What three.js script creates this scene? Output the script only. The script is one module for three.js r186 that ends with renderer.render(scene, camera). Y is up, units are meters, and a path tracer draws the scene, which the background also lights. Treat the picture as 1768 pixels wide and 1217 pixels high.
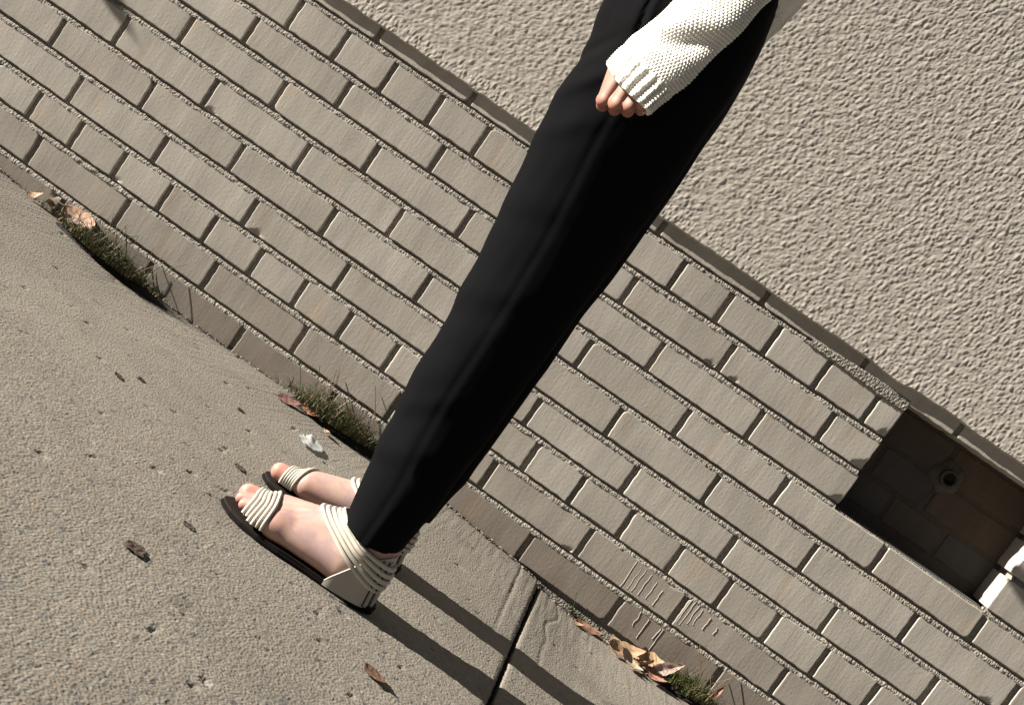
import * as THREE from 'three';
import { mergeGeometries } from 'three/addons/utils/BufferGeometryUtils.js';

// ---------------------------------------------------------------- camera, sky, sun, exposure
const scene = new THREE.Scene();
const camera = new THREE.PerspectiveCamera(31.88, 1024 / 704, 0.05, 4000);
camera.position.set(0.930, 0.519, 2.369);
camera.rotation.order = 'YXZ';
camera.rotation.set(-4.8835 * Math.PI / 180, 4.675 * Math.PI / 180, 34.596 * Math.PI / 180);
const SKY = 0.045;
const SUN_EL = 21 * Math.PI / 180, SUN_AZ = 10 * Math.PI / 180;
const toSun = new THREE.Vector3(-Math.cos(SUN_EL) * Math.cos(SUN_AZ), Math.sin(SUN_EL), Math.cos(SUN_EL) * Math.sin(SUN_AZ));
// clear sky of a dry autumn day: deep blue overhead, paler towards the horizon and round the sun
{
  const W = 256, H = 128, d = new Float32Array(W * H * 4);
  for (let j = 0; j < H; j++) for (let i = 0; i < W; i++) {
    const th = (j + 0.5) / H * Math.PI - Math.PI / 2, ph = ((i + 0.5) / W - 0.5) * Math.PI * 2;     // row 0 looks straight down
    const x = Math.cos(th) * Math.cos(ph), y = Math.sin(th), z = Math.cos(th) * Math.sin(ph), up = Math.max(0, y);
    const k = Math.pow(1 - up, 2.2), c = Math.max(0, x * toSun.x + y * toSun.y + z * toSun.z), glow = 0.16 * Math.pow(c, 12) + 0.5 * Math.pow(c, 90), p = (j * W + i) * 4;
    d[p] = SKY * (0.30 + 0.62 * k + glow * 1.0); d[p + 1] = SKY * (0.43 + 0.60 * k + glow * 0.95); d[p + 2] = SKY * (0.72 + 0.40 * k + glow * 0.8); d[p + 3] = 1;
  }
  const t = new THREE.DataTexture(d, W, H, THREE.RGBAFormat, THREE.FloatType); t.mapping = THREE.EquirectangularReflectionMapping; t.magFilter = THREE.LinearFilter; t.minFilter = THREE.LinearFilter; t.needsUpdate = true;
  scene.background = t; scene.environment = t;
}
const sun = new THREE.DirectionalLight(new THREE.Color().setRGB(1.0, 0.93, 0.83), 4.6);
sun.position.copy(toSun).multiplyScalar(12).add(new THREE.Vector3(0.9, 0.5, 0.4));
sun.target.position.set(0.9, 0.5, 0.4);
sun.castShadow = true; sun.shadow.mapSize.set(4096, 4096);
Object.assign(sun.shadow.camera, { left: -4, right: 4, top: 4, bottom: -4, near: 0.1, far: 40 });
scene.add(sun, sun.target);
const renderer = new THREE.WebGLRenderer({ antialias: true });
renderer.setSize(1024, 704);
renderer.toneMapping = THREE.LinearToneMapping;
renderer.toneMappingExposure = 2.75;
renderer.shadowMap.enabled = true;

// ---------------------------------------------------------------- helpers
const V3 = (x, y, z) => new THREE.Vector3(x, y, z);
const clamp = (x, a = 0, b = 1) => Math.min(b, Math.max(a, x));
const lerp = (a, b, t) => a + (b - a) * t;
const sstep = (a, b, x) => { const t = clamp((x - a) / (b - a)); return t * t * (3 - 2 * t); };
function rng(seed) { let s = seed >>> 0; return () => { s = (s + 0x6D2B79F5) >>> 0; let t = s; t = Math.imul(t ^ (t >>> 15), t | 1); t ^= t + Math.imul(t ^ (t >>> 7), t | 61); return ((t ^ (t >>> 14)) >>> 0) / 4294967296; }; }
function hash3(i, j, k) { let h = Math.imul(i, 374761393) ^ Math.imul(j, 668265263) ^ Math.imul(k, 1440662683); h = Math.imul(h ^ (h >>> 13), 1274126177); return (h ^ (h >>> 16)) >>> 0; }
const GX = [1, -1, 1, -1, 1, -1, 1, -1, 0, 0, 0, 0], GY = [1, 1, -1, -1, 0, 0, 0, 0, 1, -1, 1, -1], GZ = [0, 0, 0, 0, 1, 1, -1, -1, 1, 1, -1, -1];
function noise(x, y, z = 0.5) {          // gradient noise, about -1..1
  const i = Math.floor(x), j = Math.floor(y), k = Math.floor(z); x -= i; y -= j; z -= k;
  const u = x * x * x * (x * (x * 6 - 15) + 10), v = y * y * y * (y * (y * 6 - 15) + 10), w = z * z * z * (z * (z * 6 - 15) + 10);
  const g = (a, b, c) => { const h = hash3(i + a, j + b, k + c) % 12; return GX[h] * (x - a) + GY[h] * (y - b) + GZ[h] * (z - c); };
  return lerp(lerp(lerp(g(0, 0, 0), g(1, 0, 0), u), lerp(g(0, 1, 0), g(1, 1, 0), u), v), lerp(lerp(g(0, 0, 1), g(1, 0, 1), u), lerp(g(0, 1, 1), g(1, 1, 1), u), v), w);
}
const DX = new Float64Array(256), DY = new Float64Array(256); for (let k = 0; k < 256; k++) { DX[k] = Math.cos(k * 0.0245436926); DY[k] = Math.sin(k * 0.0245436926); }
function hash2(i, j, s) { let h = Math.imul(i, 374761393) ^ Math.imul(j, 668265263) ^ Math.imul(s, 1440662683); h = Math.imul(h ^ (h >>> 13), 1274126177); return ((h ^ (h >>> 16)) >>> 8) & 255; }
function noise2(x, y, s = 0, px = 0, py = 0) {           // flat gradient noise, with a period if px and py are given
  let i = Math.floor(x), j = Math.floor(y); x -= i; y -= j; let i1 = i + 1, j1 = j + 1; if (px) { i %= px; i1 %= px; j %= py; j1 %= py; }
  const u = x * x * x * (x * (x * 6 - 15) + 10), v = y * y * y * (y * (y * 6 - 15) + 10);
  const a = hash2(i, j, s), b = hash2(i1, j, s), c = hash2(i, j1, s), d = hash2(i1, j1, s);
  const A = DX[a] * x + DY[a] * y, B = DX[b] * (x - 1) + DY[b] * y, C = DX[c] * x + DY[c] * (y - 1), D = DX[d] * (x - 1) + DY[d] * (y - 1);
  const t = A + (B - A) * u; return 1.4 * (t + (C + (D - C) * u - t) * v);
}
const fbm = (x, y, s = 0, o = 3) => { let a = 0, w = 0.55; for (let k = 0; k < o; k++) { a += w * noise2(x, y, s + k * 17); x = x * 2.03 + 3.1; y = y * 2.03 - 1.7; w *= 0.5; } return a; };
function table(pairs) { return (t) => { if (t <= pairs[0][0]) return pairs[0][1]; for (let i = 1; i < pairs.length; i++) if (t <= pairs[i][0]) { const f = (t - pairs[i - 1][0]) / (pairs[i][0] - pairs[i - 1][0]); return lerp(pairs[i - 1][1], pairs[i][1], f); } return pairs[pairs.length - 1][1]; }; }
function smoothTable(pairs) { const f = table(pairs), d = 0.018; return (t) => (f(t - 2 * d) + 2 * f(t - d) + 2 * f(t) + 2 * f(t + d) + f(t + 2 * d)) / 8; }
const taken = {};
function numbered(n) { taken[n] = (taken[n] ?? -1) + 1; return taken[n] ? `${n}_${String(taken[n]).padStart(3, '0')}` : n; }
function thing(name, label, category, pos = [0, 0, 0], turn = 0, group) {
  const o = new THREE.Group(); o.name = numbered(name); scene.add(o); o.position.set(...pos); o.rotation.y = turn;
  tag(o, label, category, group); return o;
}
function tag(o, label, category, group) { o.userData.label = label; o.userData.category = category; if (group) o.userData.group = group; return o; }
function struct(o, name) { o.name = name; o.userData.kind = 'structure'; scene.add(o); return o; }
const partCount = new WeakMap();
function part(name, geo, mat, parent, kind) {
  const m = new THREE.Mesh(geo, mat); m.castShadow = m.receiveShadow = true;
  const c = partCount.get(parent) ?? {}; partCount.set(parent, c); c[name] = (c[name] ?? -1) + 1;
  m.name = c[name] ? `${name}_${String(c[name]).padStart(3, '0')}` : name;
  if (kind) m.userData.kind = kind; parent.add(m); return m;
}
function geoFrom(pos, idx, uv, col, nor) {
  const g = new THREE.BufferGeometry();
  g.setAttribute('position', new THREE.BufferAttribute(pos instanceof Float32Array ? pos : new Float32Array(pos), 3));
  if (uv) g.setAttribute('uv', new THREE.BufferAttribute(uv instanceof Float32Array ? uv : new Float32Array(uv), 2));
  if (col) g.setAttribute('color', new THREE.BufferAttribute(col instanceof Float32Array ? col : new Float32Array(col), 3));
  g.setIndex(new THREE.BufferAttribute(idx instanceof Uint32Array ? idx : new Uint32Array(idx), 1));
  if (nor) g.setAttribute('normal', new THREE.BufferAttribute(nor instanceof Float32Array ? nor : new Float32Array(nor), 3)); else g.computeVertexNormals();
  return g;
}
// a sheet of (nx+1) x (ny+1) points; f(i, j) gives [x, y, z, u, v]
function sheet(nx, ny, f, closed = false, color) {
  const n = (nx + 1) * (ny + 1), pos = new Float32Array(n * 3), uv = new Float32Array(n * 2), col = color ? new Float32Array(n * 3) : null;
  let p = 0;
  for (let j = 0; j <= ny; j++) for (let i = 0; i <= nx; i++, p++) {
    const a = f(closed && i === nx ? 0 : i, j, i); pos[p * 3] = a[0]; pos[p * 3 + 1] = a[1]; pos[p * 3 + 2] = a[2]; uv[p * 2] = a[3] ?? 0; uv[p * 2 + 1] = a[4] ?? 0;
    if (col) { const c = color(a, i, j); col[p * 3] = c[0]; col[p * 3 + 1] = c[1]; col[p * 3 + 2] = c[2]; }
  }
  const idx = new Uint32Array(nx * ny * 6); let q = 0;
  for (let j = 0; j < ny; j++) for (let i = 0; i < nx; i++) { const a = j * (nx + 1) + i, b = a + 1, c = a + nx + 1, d = c + 1; idx[q++] = a; idx[q++] = b; idx[q++] = d; idx[q++] = a; idx[q++] = d; idx[q++] = c; }
  const g = geoFrom(pos, idx, uv, col);
  if (closed) { const N = g.attributes.normal; for (let j = 0; j <= ny; j++) { const a = j * (nx + 1), b = a + nx, v = V3().fromBufferAttribute(N, a).add(V3().fromBufferAttribute(N, b)).normalize(); N.setXYZ(a, v.x, v.y, v.z); N.setXYZ(b, v.x, v.y, v.z); } }
  return g;
}
function box(x0, x1, y0, y1, z0, z1) { const g = new THREE.BoxGeometry(x1 - x0, y1 - y0, z1 - z0); g.translate((x0 + x1) / 2, (y0 + y1) / 2, (z0 + z1) / 2); return g; }
// naive surface nets of f < 0 inside the box
function nets(f, lo, hi, h, colorAt) {
  const nx = Math.ceil((hi[0] - lo[0]) / h) + 1, ny = Math.ceil((hi[1] - lo[1]) / h) + 1, nz = Math.ceil((hi[2] - lo[2]) / h) + 1;
  const F = new Float32Array(nx * ny * nz), id = (i, j, k) => (k * ny + j) * nx + i;
  for (let k = 0; k < nz; k++) for (let j = 0; j < ny; j++) for (let i = 0; i < nx; i++) F[id(i, j, k)] = f(lo[0] + i * h, lo[1] + j * h, lo[2] + k * h);
  const vid = new Int32Array(nx * ny * nz).fill(-1), pos = [], nor = [], col = [], idx = [];
  for (let k = 0; k < nz - 1; k++) for (let j = 0; j < ny - 1; j++) for (let i = 0; i < nx - 1; i++) {
    let m = 0; for (let c = 0; c < 8; c++) if (F[id(i + (c & 1), j + ((c >> 1) & 1), k + (c >> 2))] < 0) m++;
    if (m === 0 || m === 8) continue;
    let sx = 0, sy = 0, sz = 0, n = 0;
    const edge = (a, b) => { const fa = F[id(i + (a & 1), j + ((a >> 1) & 1), k + (a >> 2))], fb = F[id(i + (b & 1), j + ((b >> 1) & 1), k + (b >> 2))]; if ((fa < 0) === (fb < 0)) return; const t = fa / (fa - fb); sx += lerp(a & 1, b & 1, t); sy += lerp((a >> 1) & 1, (b >> 1) & 1, t); sz += lerp(a >> 2, b >> 2, t); n++; };
    for (const [a, b] of [[0, 1], [2, 3], [4, 5], [6, 7], [0, 2], [1, 3], [4, 6], [5, 7], [0, 4], [1, 5], [2, 6], [3, 7]]) edge(a, b);
    const x = lo[0] + (i + sx / n) * h, y = lo[1] + (j + sy / n) * h, z = lo[2] + (k + sz / n) * h, e = h * 0.5;
    vid[id(i, j, k)] = pos.length / 3; pos.push(x, y, z);
    const g = V3(f(x + e, y, z) - f(x - e, y, z), f(x, y + e, z) - f(x, y - e, z), f(x, y, z + e) - f(x, y, z - e)).normalize(); nor.push(g.x, g.y, g.z);
    if (colorAt) col.push(...colorAt(x, y, z));
  }
  const quad = (a, b, c, d, flip) => { if (a < 0 || b < 0 || c < 0 || d < 0) return; if (flip) idx.push(a, c, b, a, d, c); else idx.push(a, b, c, a, c, d); };
  for (let k = 1; k < nz - 1; k++) for (let j = 1; j < ny - 1; j++) for (let i = 1; i < nx - 1; i++) {
    const a = F[id(i, j, k)] < 0;
    if (a !== F[id(i + 1, j, k)] < 0) quad(vid[id(i, j - 1, k - 1)], vid[id(i, j, k - 1)], vid[id(i, j, k)], vid[id(i, j - 1, k)], !a);
    if (a !== F[id(i, j + 1, k)] < 0) quad(vid[id(i - 1, j, k - 1)], vid[id(i - 1, j, k)], vid[id(i, j, k)], vid[id(i, j, k - 1)], !a);
    if (a !== F[id(i, j, k + 1)] < 0) quad(vid[id(i - 1, j - 1, k)], vid[id(i, j - 1, k)], vid[id(i, j, k)], vid[id(i - 1, j, k)], !a);
  }
  return geoFrom(pos, idx, null, colorAt ? col : null, nor);
}
const smin = (a, b, k) => { const h = Math.max(k - Math.abs(a - b), 0) / k; return Math.min(a, b) - h * h * k * 0.25; };
function cone(px, py, pz, a, b) {  // tapered capsule; a, b = [x, y, z, r]
  const bx = b[0] - a[0], by = b[1] - a[1], bz = b[2] - a[2], qx = px - a[0], qy = py - a[1], qz = pz - a[2];
  const t = clamp((qx * bx + qy * by + qz * bz) / (bx * bx + by * by + bz * bz || 1));
  return Math.hypot(qx - bx * t, qy - by * t, qz - bz * t) - lerp(a[3], b[3], t);
}
function ell(px, py, pz, c, r) { const x = (px - c[0]) / r[0], y = (py - c[1]) / r[1], z = (pz - c[2]) / r[2], k = Math.hypot(x, y, z); return (k - 1) * Math.min(r[0], r[1], r[2]); }
function dataTexture(n, f, srgb) {
  const d = new Uint8Array(n * n * 4);
  for (let j = 0; j < n; j++) for (let i = 0; i < n; i++) { const c = f(i, j), p = (j * n + i) * 4; if (typeof c === 'number') d[p] = d[p + 1] = d[p + 2] = clamp(c) * 255; else { d[p] = clamp(c[0]) * 255; d[p + 1] = clamp(c[1]) * 255; d[p + 2] = clamp(c[2]) * 255; } d[p + 3] = 255; }
  const t = new THREE.DataTexture(d, n, n); t.wrapS = t.wrapT = THREE.RepeatWrapping; t.magFilter = THREE.LinearFilter; t.minFilter = THREE.LinearMipmapLinearFilter; t.generateMipmaps = true; if (srgb) t.colorSpace = THREE.SRGBColorSpace; t.needsUpdate = true; return t;
}
const lin = (r, g, b) => new THREE.Color().setRGB(r, g, b);
const std = (c, o = {}) => new THREE.MeshStandardMaterial({ color: c, roughness: 0.9, ...o });
// a tube along points, elliptical if flat < 1
function tube(pts, r, seg = 6, closed = false, n) { const c = new THREE.CatmullRomCurve3(pts, closed); return new THREE.TubeGeometry(c, n ?? pts.length * 2, r, seg, closed); }

// ---------------------------------------------------------------- materials of the setting
// paint relief: orange peel, brush marks that run down the wall, a few pimples
const paintRelief = dataTexture(1024, (i, j) => {
  const x = i / 1024, y = j / 1024;
  const per = (sx, sy, s) => noise2(x * sx, y * sy, s, sx, sy);
  let h = 0.5 + 0.10 * per(190, 70, 1) + 0.07 * per(70, 70, 2) + 0.10 * per(80, 9, 3) + 0.05 * per(200, 16, 4);
  const pim = per(60, 60, 9); h += 0.5 * Math.max(0, pim - 0.62);
  return h;
});
const grime = dataTexture(1024, (i, j) => {       // slow changes of tone in the paint and the weathering on it
  const x = i / 1024, y = j / 1024;
  const per = (sx, sy, s) => noise2(x * sx, y * sy, s, sx, sy);
  const m = 0.92 + 0.06 * per(5, 5, 21) + 0.05 * per(25, 5, 22) + 0.02 * per(120, 120, 23);
  const rust = sstep(0.35, 0.8, per(9, 4, 24)) * 0.06, pit = per(130, 130, 27) > 0.72 ? 0.12 : 0;
  return [m - pit, m * (1 - rust * 0.5) - pit, m * (1 - rust) - pit];
}, true);
function paint(r, g, b) { return std(lin(r, g, b), { map: grime, bumpMap: paintRelief, bumpScale: 0.0006, roughness: 0.72 }); }
const PR = 0.535, PG = 0.498, PB = 0.44;
const brickPaint = [0, 1, 2, 3].map((k) => paint(PR * (1.03 - 0.035 * k), PG * (1.03 - 0.038 * k), PB * (1.03 - 0.042 * k)));
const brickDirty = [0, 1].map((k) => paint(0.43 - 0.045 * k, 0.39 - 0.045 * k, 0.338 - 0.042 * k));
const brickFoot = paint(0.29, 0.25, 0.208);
const mortarGrit = dataTexture(512, (i, j) => 0.5 + 0.45 * noise2(i / 512 * 30, j / 512 * 18, 28, 30, 18) + 0.25 * noise2(i / 512 * 64, j / 512 * 50, 29, 64, 50)); mortarGrit.repeat.set(7.5, 7.5);
const mortarMat = std(lin(0.315, 0.29, 0.25), { map: grime, bumpMap: mortarGrit, bumpScale: 0.0026, roughness: 0.9 });
const stuccoMat = std(lin(0.5, 0.462, 0.408), { roughness: 0.85 });

// ---------------------------------------------------------------- the wall: bricks, mortar, stucco, walled-up opening
const wall = thing('building_wall', 'beige painted brick wall with a rough stucco upper part and a walled-up opening', 'wall');
const wallIn = [];
// bottoms of the courses and the right ends of their bricks, course 0 is the one under the ledge
const courses = [
  { b: (x) => 0.5835 + 0.002 * x, half: true, e: [0.001, 0.113, 0.226, 0.338, 0.449, 0.563, 0.677, 0.791, 0.906, 1.014, 1.123, 1.236, 1.346, 1.404] },
  { b: () => 0.5125, e: [-0.056, 0.171, 0.396, 0.622, 0.847, 1.072, 1.298, 1.404] },
  { b: (x) => 0.4395 - 0.003 * x, e: [-0.168, 0.062, 0.287, 0.512, 0.737, 0.961, 1.188, 1.408] },
  { b: (x) => 0.3628 + 0.001 * x, e: [-0.28, -0.056, 0.171, 0.398, 0.622, 0.846, 1.074, 1.298, 1.519, 1.74] },
  { b: () => 0.2885, e: [-0.389, -0.162, 0.061, 0.287, 0.516, 0.742, 0.968, 1.192, 1.414, 1.638] },
  { b: () => 0.2150, e: [-0.295, -0.08, 0.144, 0.37, 0.599, 0.829, 1.055, 1.283, 1.511] },
  { b: (x) => 0.1409 - 0.002 * x, half: true, e: [-0.35, -0.242, -0.133, -0.018, 0.094, 0.209, 0.317, 0.429, 0.54, 0.652, 0.764, 0.875, 0.985, 1.099, 1.213, 1.325, 1.435, 1.545] },
  { b: () => 0.0640, e: [-0.3, -0.075, 0.146, 0.37, 0.6, 0.827, 1.054, 1.274, 1.505] },
  { b: () => -0.0105, e: [-0.189, 0.036, 0.264, 0.49, 0.715, 0.965, 1.176, 1.406] },
];
const JOINT = 0.0112, WX0 = -1.15, WX1 = 2.75, RX0 = 1.405, RX1 = 1.737, RD = 0.105;
function brickGeo(w, h, seed, depth = 0.03, o = {}) {
  const r = rng(seed * 7919 + 13), R = 0.0010 + 0.0013 * r(), n0 = 0.0007 + r() * 0.0007;
  const line = (len, step) => { const e = [0, 0.0006, 0.0014, 0.0026, 0.0045, 0.008], k = Math.max(2, Math.round((len - 0.016) / step)), out = [...e]; for (let i = 1; i < k; i++) out.push(lerp(0.008, len - 0.008, i / k)); for (let i = 5; i >= 0; i--) out.push(len - e[i]); return out; };
  const us = line(w, 0.007), vs = line(h, 0.007), nx = us.length + 1, ny = vs.length + 1;
  const tx = (r() - 0.5) * 0.012, ty = (r() - 0.5) * 0.012, z0 = (r() - 0.5) * 0.0012, ou = r() * 7, ov = r() * 7, cornerR = [0, 1, 2, 3].map(() => (r() < 0.12 ? 0.012 * r() : 0.002) + 0.001);
  const chip = o.chip ?? (r() < 0.10 ? [r() < 0.5 ? 0.03 + 0.1 * r() : 0.87 + 0.1 * r(), r() < 0.5 ? 0 : 1, 0.004 + 0.006 * r()] : null);
  const at = (i, j) => {
    const ii = clamp(i - 1, 0, us.length - 1), jj = clamp(j - 1, 0, vs.length - 1);
    let u = us[ii], v = vs[jj];
    let d = Math.min(u, w - u, v, h - v);
    const cu = Math.min(u, w - u), cv = Math.min(v, h - v), q = cornerR[(u > w / 2 ? 1 : 0) + (v > h / 2 ? 2 : 0)];
    let ix = 0, iy = 0;
    if (cu < q && cv < q) { const dd = Math.hypot(q - cu, q - cv); d = Math.max(0, q - dd); if (dd > q) { const s = q / dd; ix = (q - cu) * (1 - s) * (u > w / 2 ? -1 : 1); iy = (q - cv) * (1 - s) * (v > h / 2 ? -1 : 1); } }
    let z = d < R ? -R * (1 - Math.sqrt(Math.max(0, 1 - (1 - d / R) ** 2))) : 0;
    z += 0.00022 * noise2(u * 16 + ou, v * 16 + ov, seed) + 0.00006 * noise2(u * 90 + ou, v * 20 + ov, seed + 5) + tx * (u - w / 2) * 0.5 + ty * (v - h / 2) + z0;
    if (chip) { const cx = chip[0] * w, cy = chip[1] * h, dd = Math.hypot((u - cx) * 0.8, v - cy) + 0.004 * noise2(u * 150, v * 150, seed); z -= 0.0045 * (1 - sstep(chip[2] * 0.6, chip[2], dd)); }
    const edge = Math.max(0, 1 - d / 0.01);
    u += ix + edge * (n0 * 1.3 * noise2(v * 70 + ov, (u > w / 2 ? 9 : 0) + ou, seed + 2)); v += iy + edge * (n0 * 1.3 * noise2(u * 60 + ou, (v > h / 2 ? 9 : 0) + ov, seed + 3));
    if (i === 0 || i === nx || j === 0 || j === ny) z = -depth;
    return [u - w / 2, v - h / 2, z, (u + ou) / 0.5, (v + ov) / 0.5];
  };
  return sheet(nx, ny, at);
}
let seed = 1;
const pr = rng(404);
function brick(x0, x1, y0, y1, mat, o = {}) {
  const g = brickGeo(x1 - x0, y1 - y0, seed++, o.depth ?? 0.03, o);
  const m = part('brick', g, mat, wall); m.position.set((x0 + x1) / 2, (y0 + y1) / 2, o.z ?? 0); return m;
}
const beds = [];     // [y top, y bottom, x0, x1]
courses.forEach((c, r) => {
  const pitch = c.half ? 0.1122 : 0.2246, ends = [...c.e];
  while (ends[0] > WX0) ends.unshift(ends[0] - pitch);
  const stop = r <= 2 ? RX0 + 0.02 : WX1;
  while (r > 2 && ends[ends.length - 1] < WX1 - 0.02) ends.push(ends[ends.length - 1] + pitch);
  const lists = [ends];
  if (r <= 2) { const s = [RX1 - JOINT]; const first = [0.107, 0.218, 0.107][r]; s.push(RX1 + first); while (s[s.length - 1] < WX1) s.push(s[s.length - 1] + pitch); lists.push(s); }
  for (const es of lists) for (let i = 1; i < es.length; i++) {
    const x0 = es[i - 1] + JOINT + (pr() - 0.5) * 0.002, x1 = es[i]; if (x1 - x0 < 0.02) continue;
    const xm = (x0 + x1) / 2, top = r === 0 ? 0.6515 : courses[r - 1].b(xm) - JOINT + (pr() - 0.5) * 0.0014, bot = c.b(xm) + (pr() - 0.5) * 0.0014;
    const nearHole = (r <= 3 && x1 > RX0 - 0.03 && x0 < RX1 + 0.03);
    let mat = brickPaint[Math.floor(pr() * 4)];
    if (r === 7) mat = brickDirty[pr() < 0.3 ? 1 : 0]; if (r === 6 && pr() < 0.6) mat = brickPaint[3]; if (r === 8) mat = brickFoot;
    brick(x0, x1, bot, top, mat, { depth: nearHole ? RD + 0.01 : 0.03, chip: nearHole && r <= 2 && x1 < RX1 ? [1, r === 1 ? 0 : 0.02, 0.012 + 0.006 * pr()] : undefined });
  }
  beds.push([c.b, r]);
});
// the course above, whose top runs behind the stucco
for (const [x0, x1] of [[-1.18, -0.966], [-0.955, -0.741], [-0.73, -0.505], [-0.493, -0.28], [-0.269, -0.053], [-0.042, 0.165], [0.176, 0.388], [0.399, 0.612], [0.623, 0.831], [0.842, 1.067], [1.078, 1.289], [1.3, 1.5], [1.511, 1.73], [1.741, 1.96], [1.971, 2.2], [2.211, 2.43], [2.441, 2.66]]) brick(x0, x1, 0.6615, 0.724, brickPaint[Math.floor(pr() * 4)], { depth: RD + 0.01, z: 0.0005 });
// bricks that close the opening, unpainted and dirty
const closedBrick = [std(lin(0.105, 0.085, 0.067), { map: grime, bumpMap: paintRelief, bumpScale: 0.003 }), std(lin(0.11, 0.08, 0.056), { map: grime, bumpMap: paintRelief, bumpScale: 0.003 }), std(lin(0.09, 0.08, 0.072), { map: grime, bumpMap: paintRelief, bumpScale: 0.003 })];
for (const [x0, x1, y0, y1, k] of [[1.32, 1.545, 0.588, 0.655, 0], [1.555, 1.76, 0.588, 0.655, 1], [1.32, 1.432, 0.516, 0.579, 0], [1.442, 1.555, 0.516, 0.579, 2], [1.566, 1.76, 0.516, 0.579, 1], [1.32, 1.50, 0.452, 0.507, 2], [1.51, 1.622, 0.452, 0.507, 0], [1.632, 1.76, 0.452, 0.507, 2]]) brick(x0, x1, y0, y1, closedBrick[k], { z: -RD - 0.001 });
// mortar: rough weathered beds over a core that shows flat in the upright joints
{
  const parts = [];
  const core = (x0, x1, y0, y1, z0 = -0.4, z1 = -0.0062) => { const g = box(x0, x1, y0, y1, z0, z1); const u = g.attributes.uv, p = g.attributes.position; for (let i = 0; i < u.count; i++) u.setXY(i, p.getX(i) / 0.9, p.getY(i) / 0.9); parts.push(g); };
  core(-5, RX0 - 0.012, -0.4, 0.73); core(RX1 + 0.012, 6, -0.4, 0.73); core(RX0 - 0.012, RX1 + 0.012, -0.4, 0.426); core(RX0 - 0.012, RX1 + 0.012, 0.666, 0.73);
  const bed = (yb, th, xa, xb, s, d0 = 0.0058, tone = 1) => {
    const nx = Math.round((xb - xa) / 0.0023), ny = 9;
    parts.push(sheet(nx, ny, (i, j) => {
      const x = lerp(xa, xb, i / nx), t = j / ny, y = yb(x) - th * (1 - t) - 0.0014 * (1 - t) * (1 + noise2(x * 50, 1, s + 6));
      const lump = 0.0013 * noise2(x * 210 + y * 120, y * 130, s) + 0.0007 * noise2(x * 430 + y * 250, y * 300, s + 1) + 0.0012 * noise2(x * 38, 3.3, s + 2) + 0.0008 * noise2(x * 95, t * 1.5, s + 4);
      let z = 0.0002 - d0 * sstep(0.22, 0.95, t) + lump * (0.55 + 0.45 * Math.sin(t * 3.1)) - (t > 0.8 ? 0.0022 * (t - 0.8) / 0.2 : 0);
      return [x, y + 0.0006 * noise2(x * 90, t * 3, s + 3), z, x / 0.9, y / 0.9];
    }));
  };
  for (const [b, r] of beds) if (r < 8) { if (r <= 1) { bed(b, JOINT + 0.001, -1.1, RX0 - 0.003, 100 + r); bed(b, JOINT + 0.001, RX1 + 0.004, 2.7, 130 + r); } else if (r === 2) { bed(b, JOINT + 0.001, -1.1, RX0 + 0.0, 100 + r); bed(b, JOINT + 0.001, RX1 - 0.004, 2.7, 130 + r); } else bed(b, JOINT + 0.001, -1.1, 2.7, 100 + r); }
  bed(() => 0.6625, 0.0118, -1.1, RX0 - 0.002, 160, 0.0052); bed(() => 0.6625, 0.0118, RX1 + 0.004, 2.7, 163, 0.003);
  // a wide smear of mortar along the ledge beside the opening
  parts.push(sheet(130, 10, (i, j) => { const x = lerp(1.19, 1.404, i / 130), t = j / 10, w = sstep(1.19, 1.36, x) * 0.008; const y = lerp(0.649 - w * 0.6, 0.665 + w, t); return [x, y + 0.001 * noise2(x * 80, t * 2, 7), 0.0008 + 0.0012 * noise2(x * 300, y * 280, 8) - (t < 0.1 || t > 0.9 ? 0.004 : 0) + 0.002 * (1 - t), x / 0.9, y / 0.9]; }));
  for (const g of parts) if (!g.index) throw 0;
  part('mortar', mergeGeometries(parts), mortarMat, wall);
}
// raised runs of paint on the lower bricks at the right
{
  const r = rng(77), parts = [];
  for (const [x, y0, y1] of [[1.164, 0.124, 0.072], [1.178, 0.117, 0.073], [1.187, 0.121, 0.073], [1.201, 0.118, 0.076], [1.217, 0.112, 0.08], [1.235, 0.105, 0.074], [1.29, 0.123, 0.078], [1.298, 0.124, 0.075], [1.308, 0.124, 0.085], [1.318, 0.12, 0.088], [1.338, 0.116, 0.094], [1.226, 0.048, 0.018], [1.246, 0.045, 0.003], [1.273, 0.043, 0.02], [1.279, 0.045, -0.003], [1.36, 0.108, 0.1]]) {
    const pts = []; for (let k = 0; k <= 6; k++) pts.push(V3(x + 0.002 * noise2(k * 0.5, x * 90, 5), lerp(y0 + 0.002, y1 - 0.006 * r() * (y1 > 0.06 ? 1 : 0), k / 6), -0.0001)); const rad = 0.0007 + 0.0004 * r();
    const g = tube(pts, rad, 6, false, 10); parts.push(g); const d = new THREE.SphereGeometry(rad * 1.35, 8, 6); d.translate(pts[6].x, pts[6].y, 0); parts.push(d);
  }
  part('paint_run', mergeGeometries(parts), brickPaint[1], wall, 'stuff');
}
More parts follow.
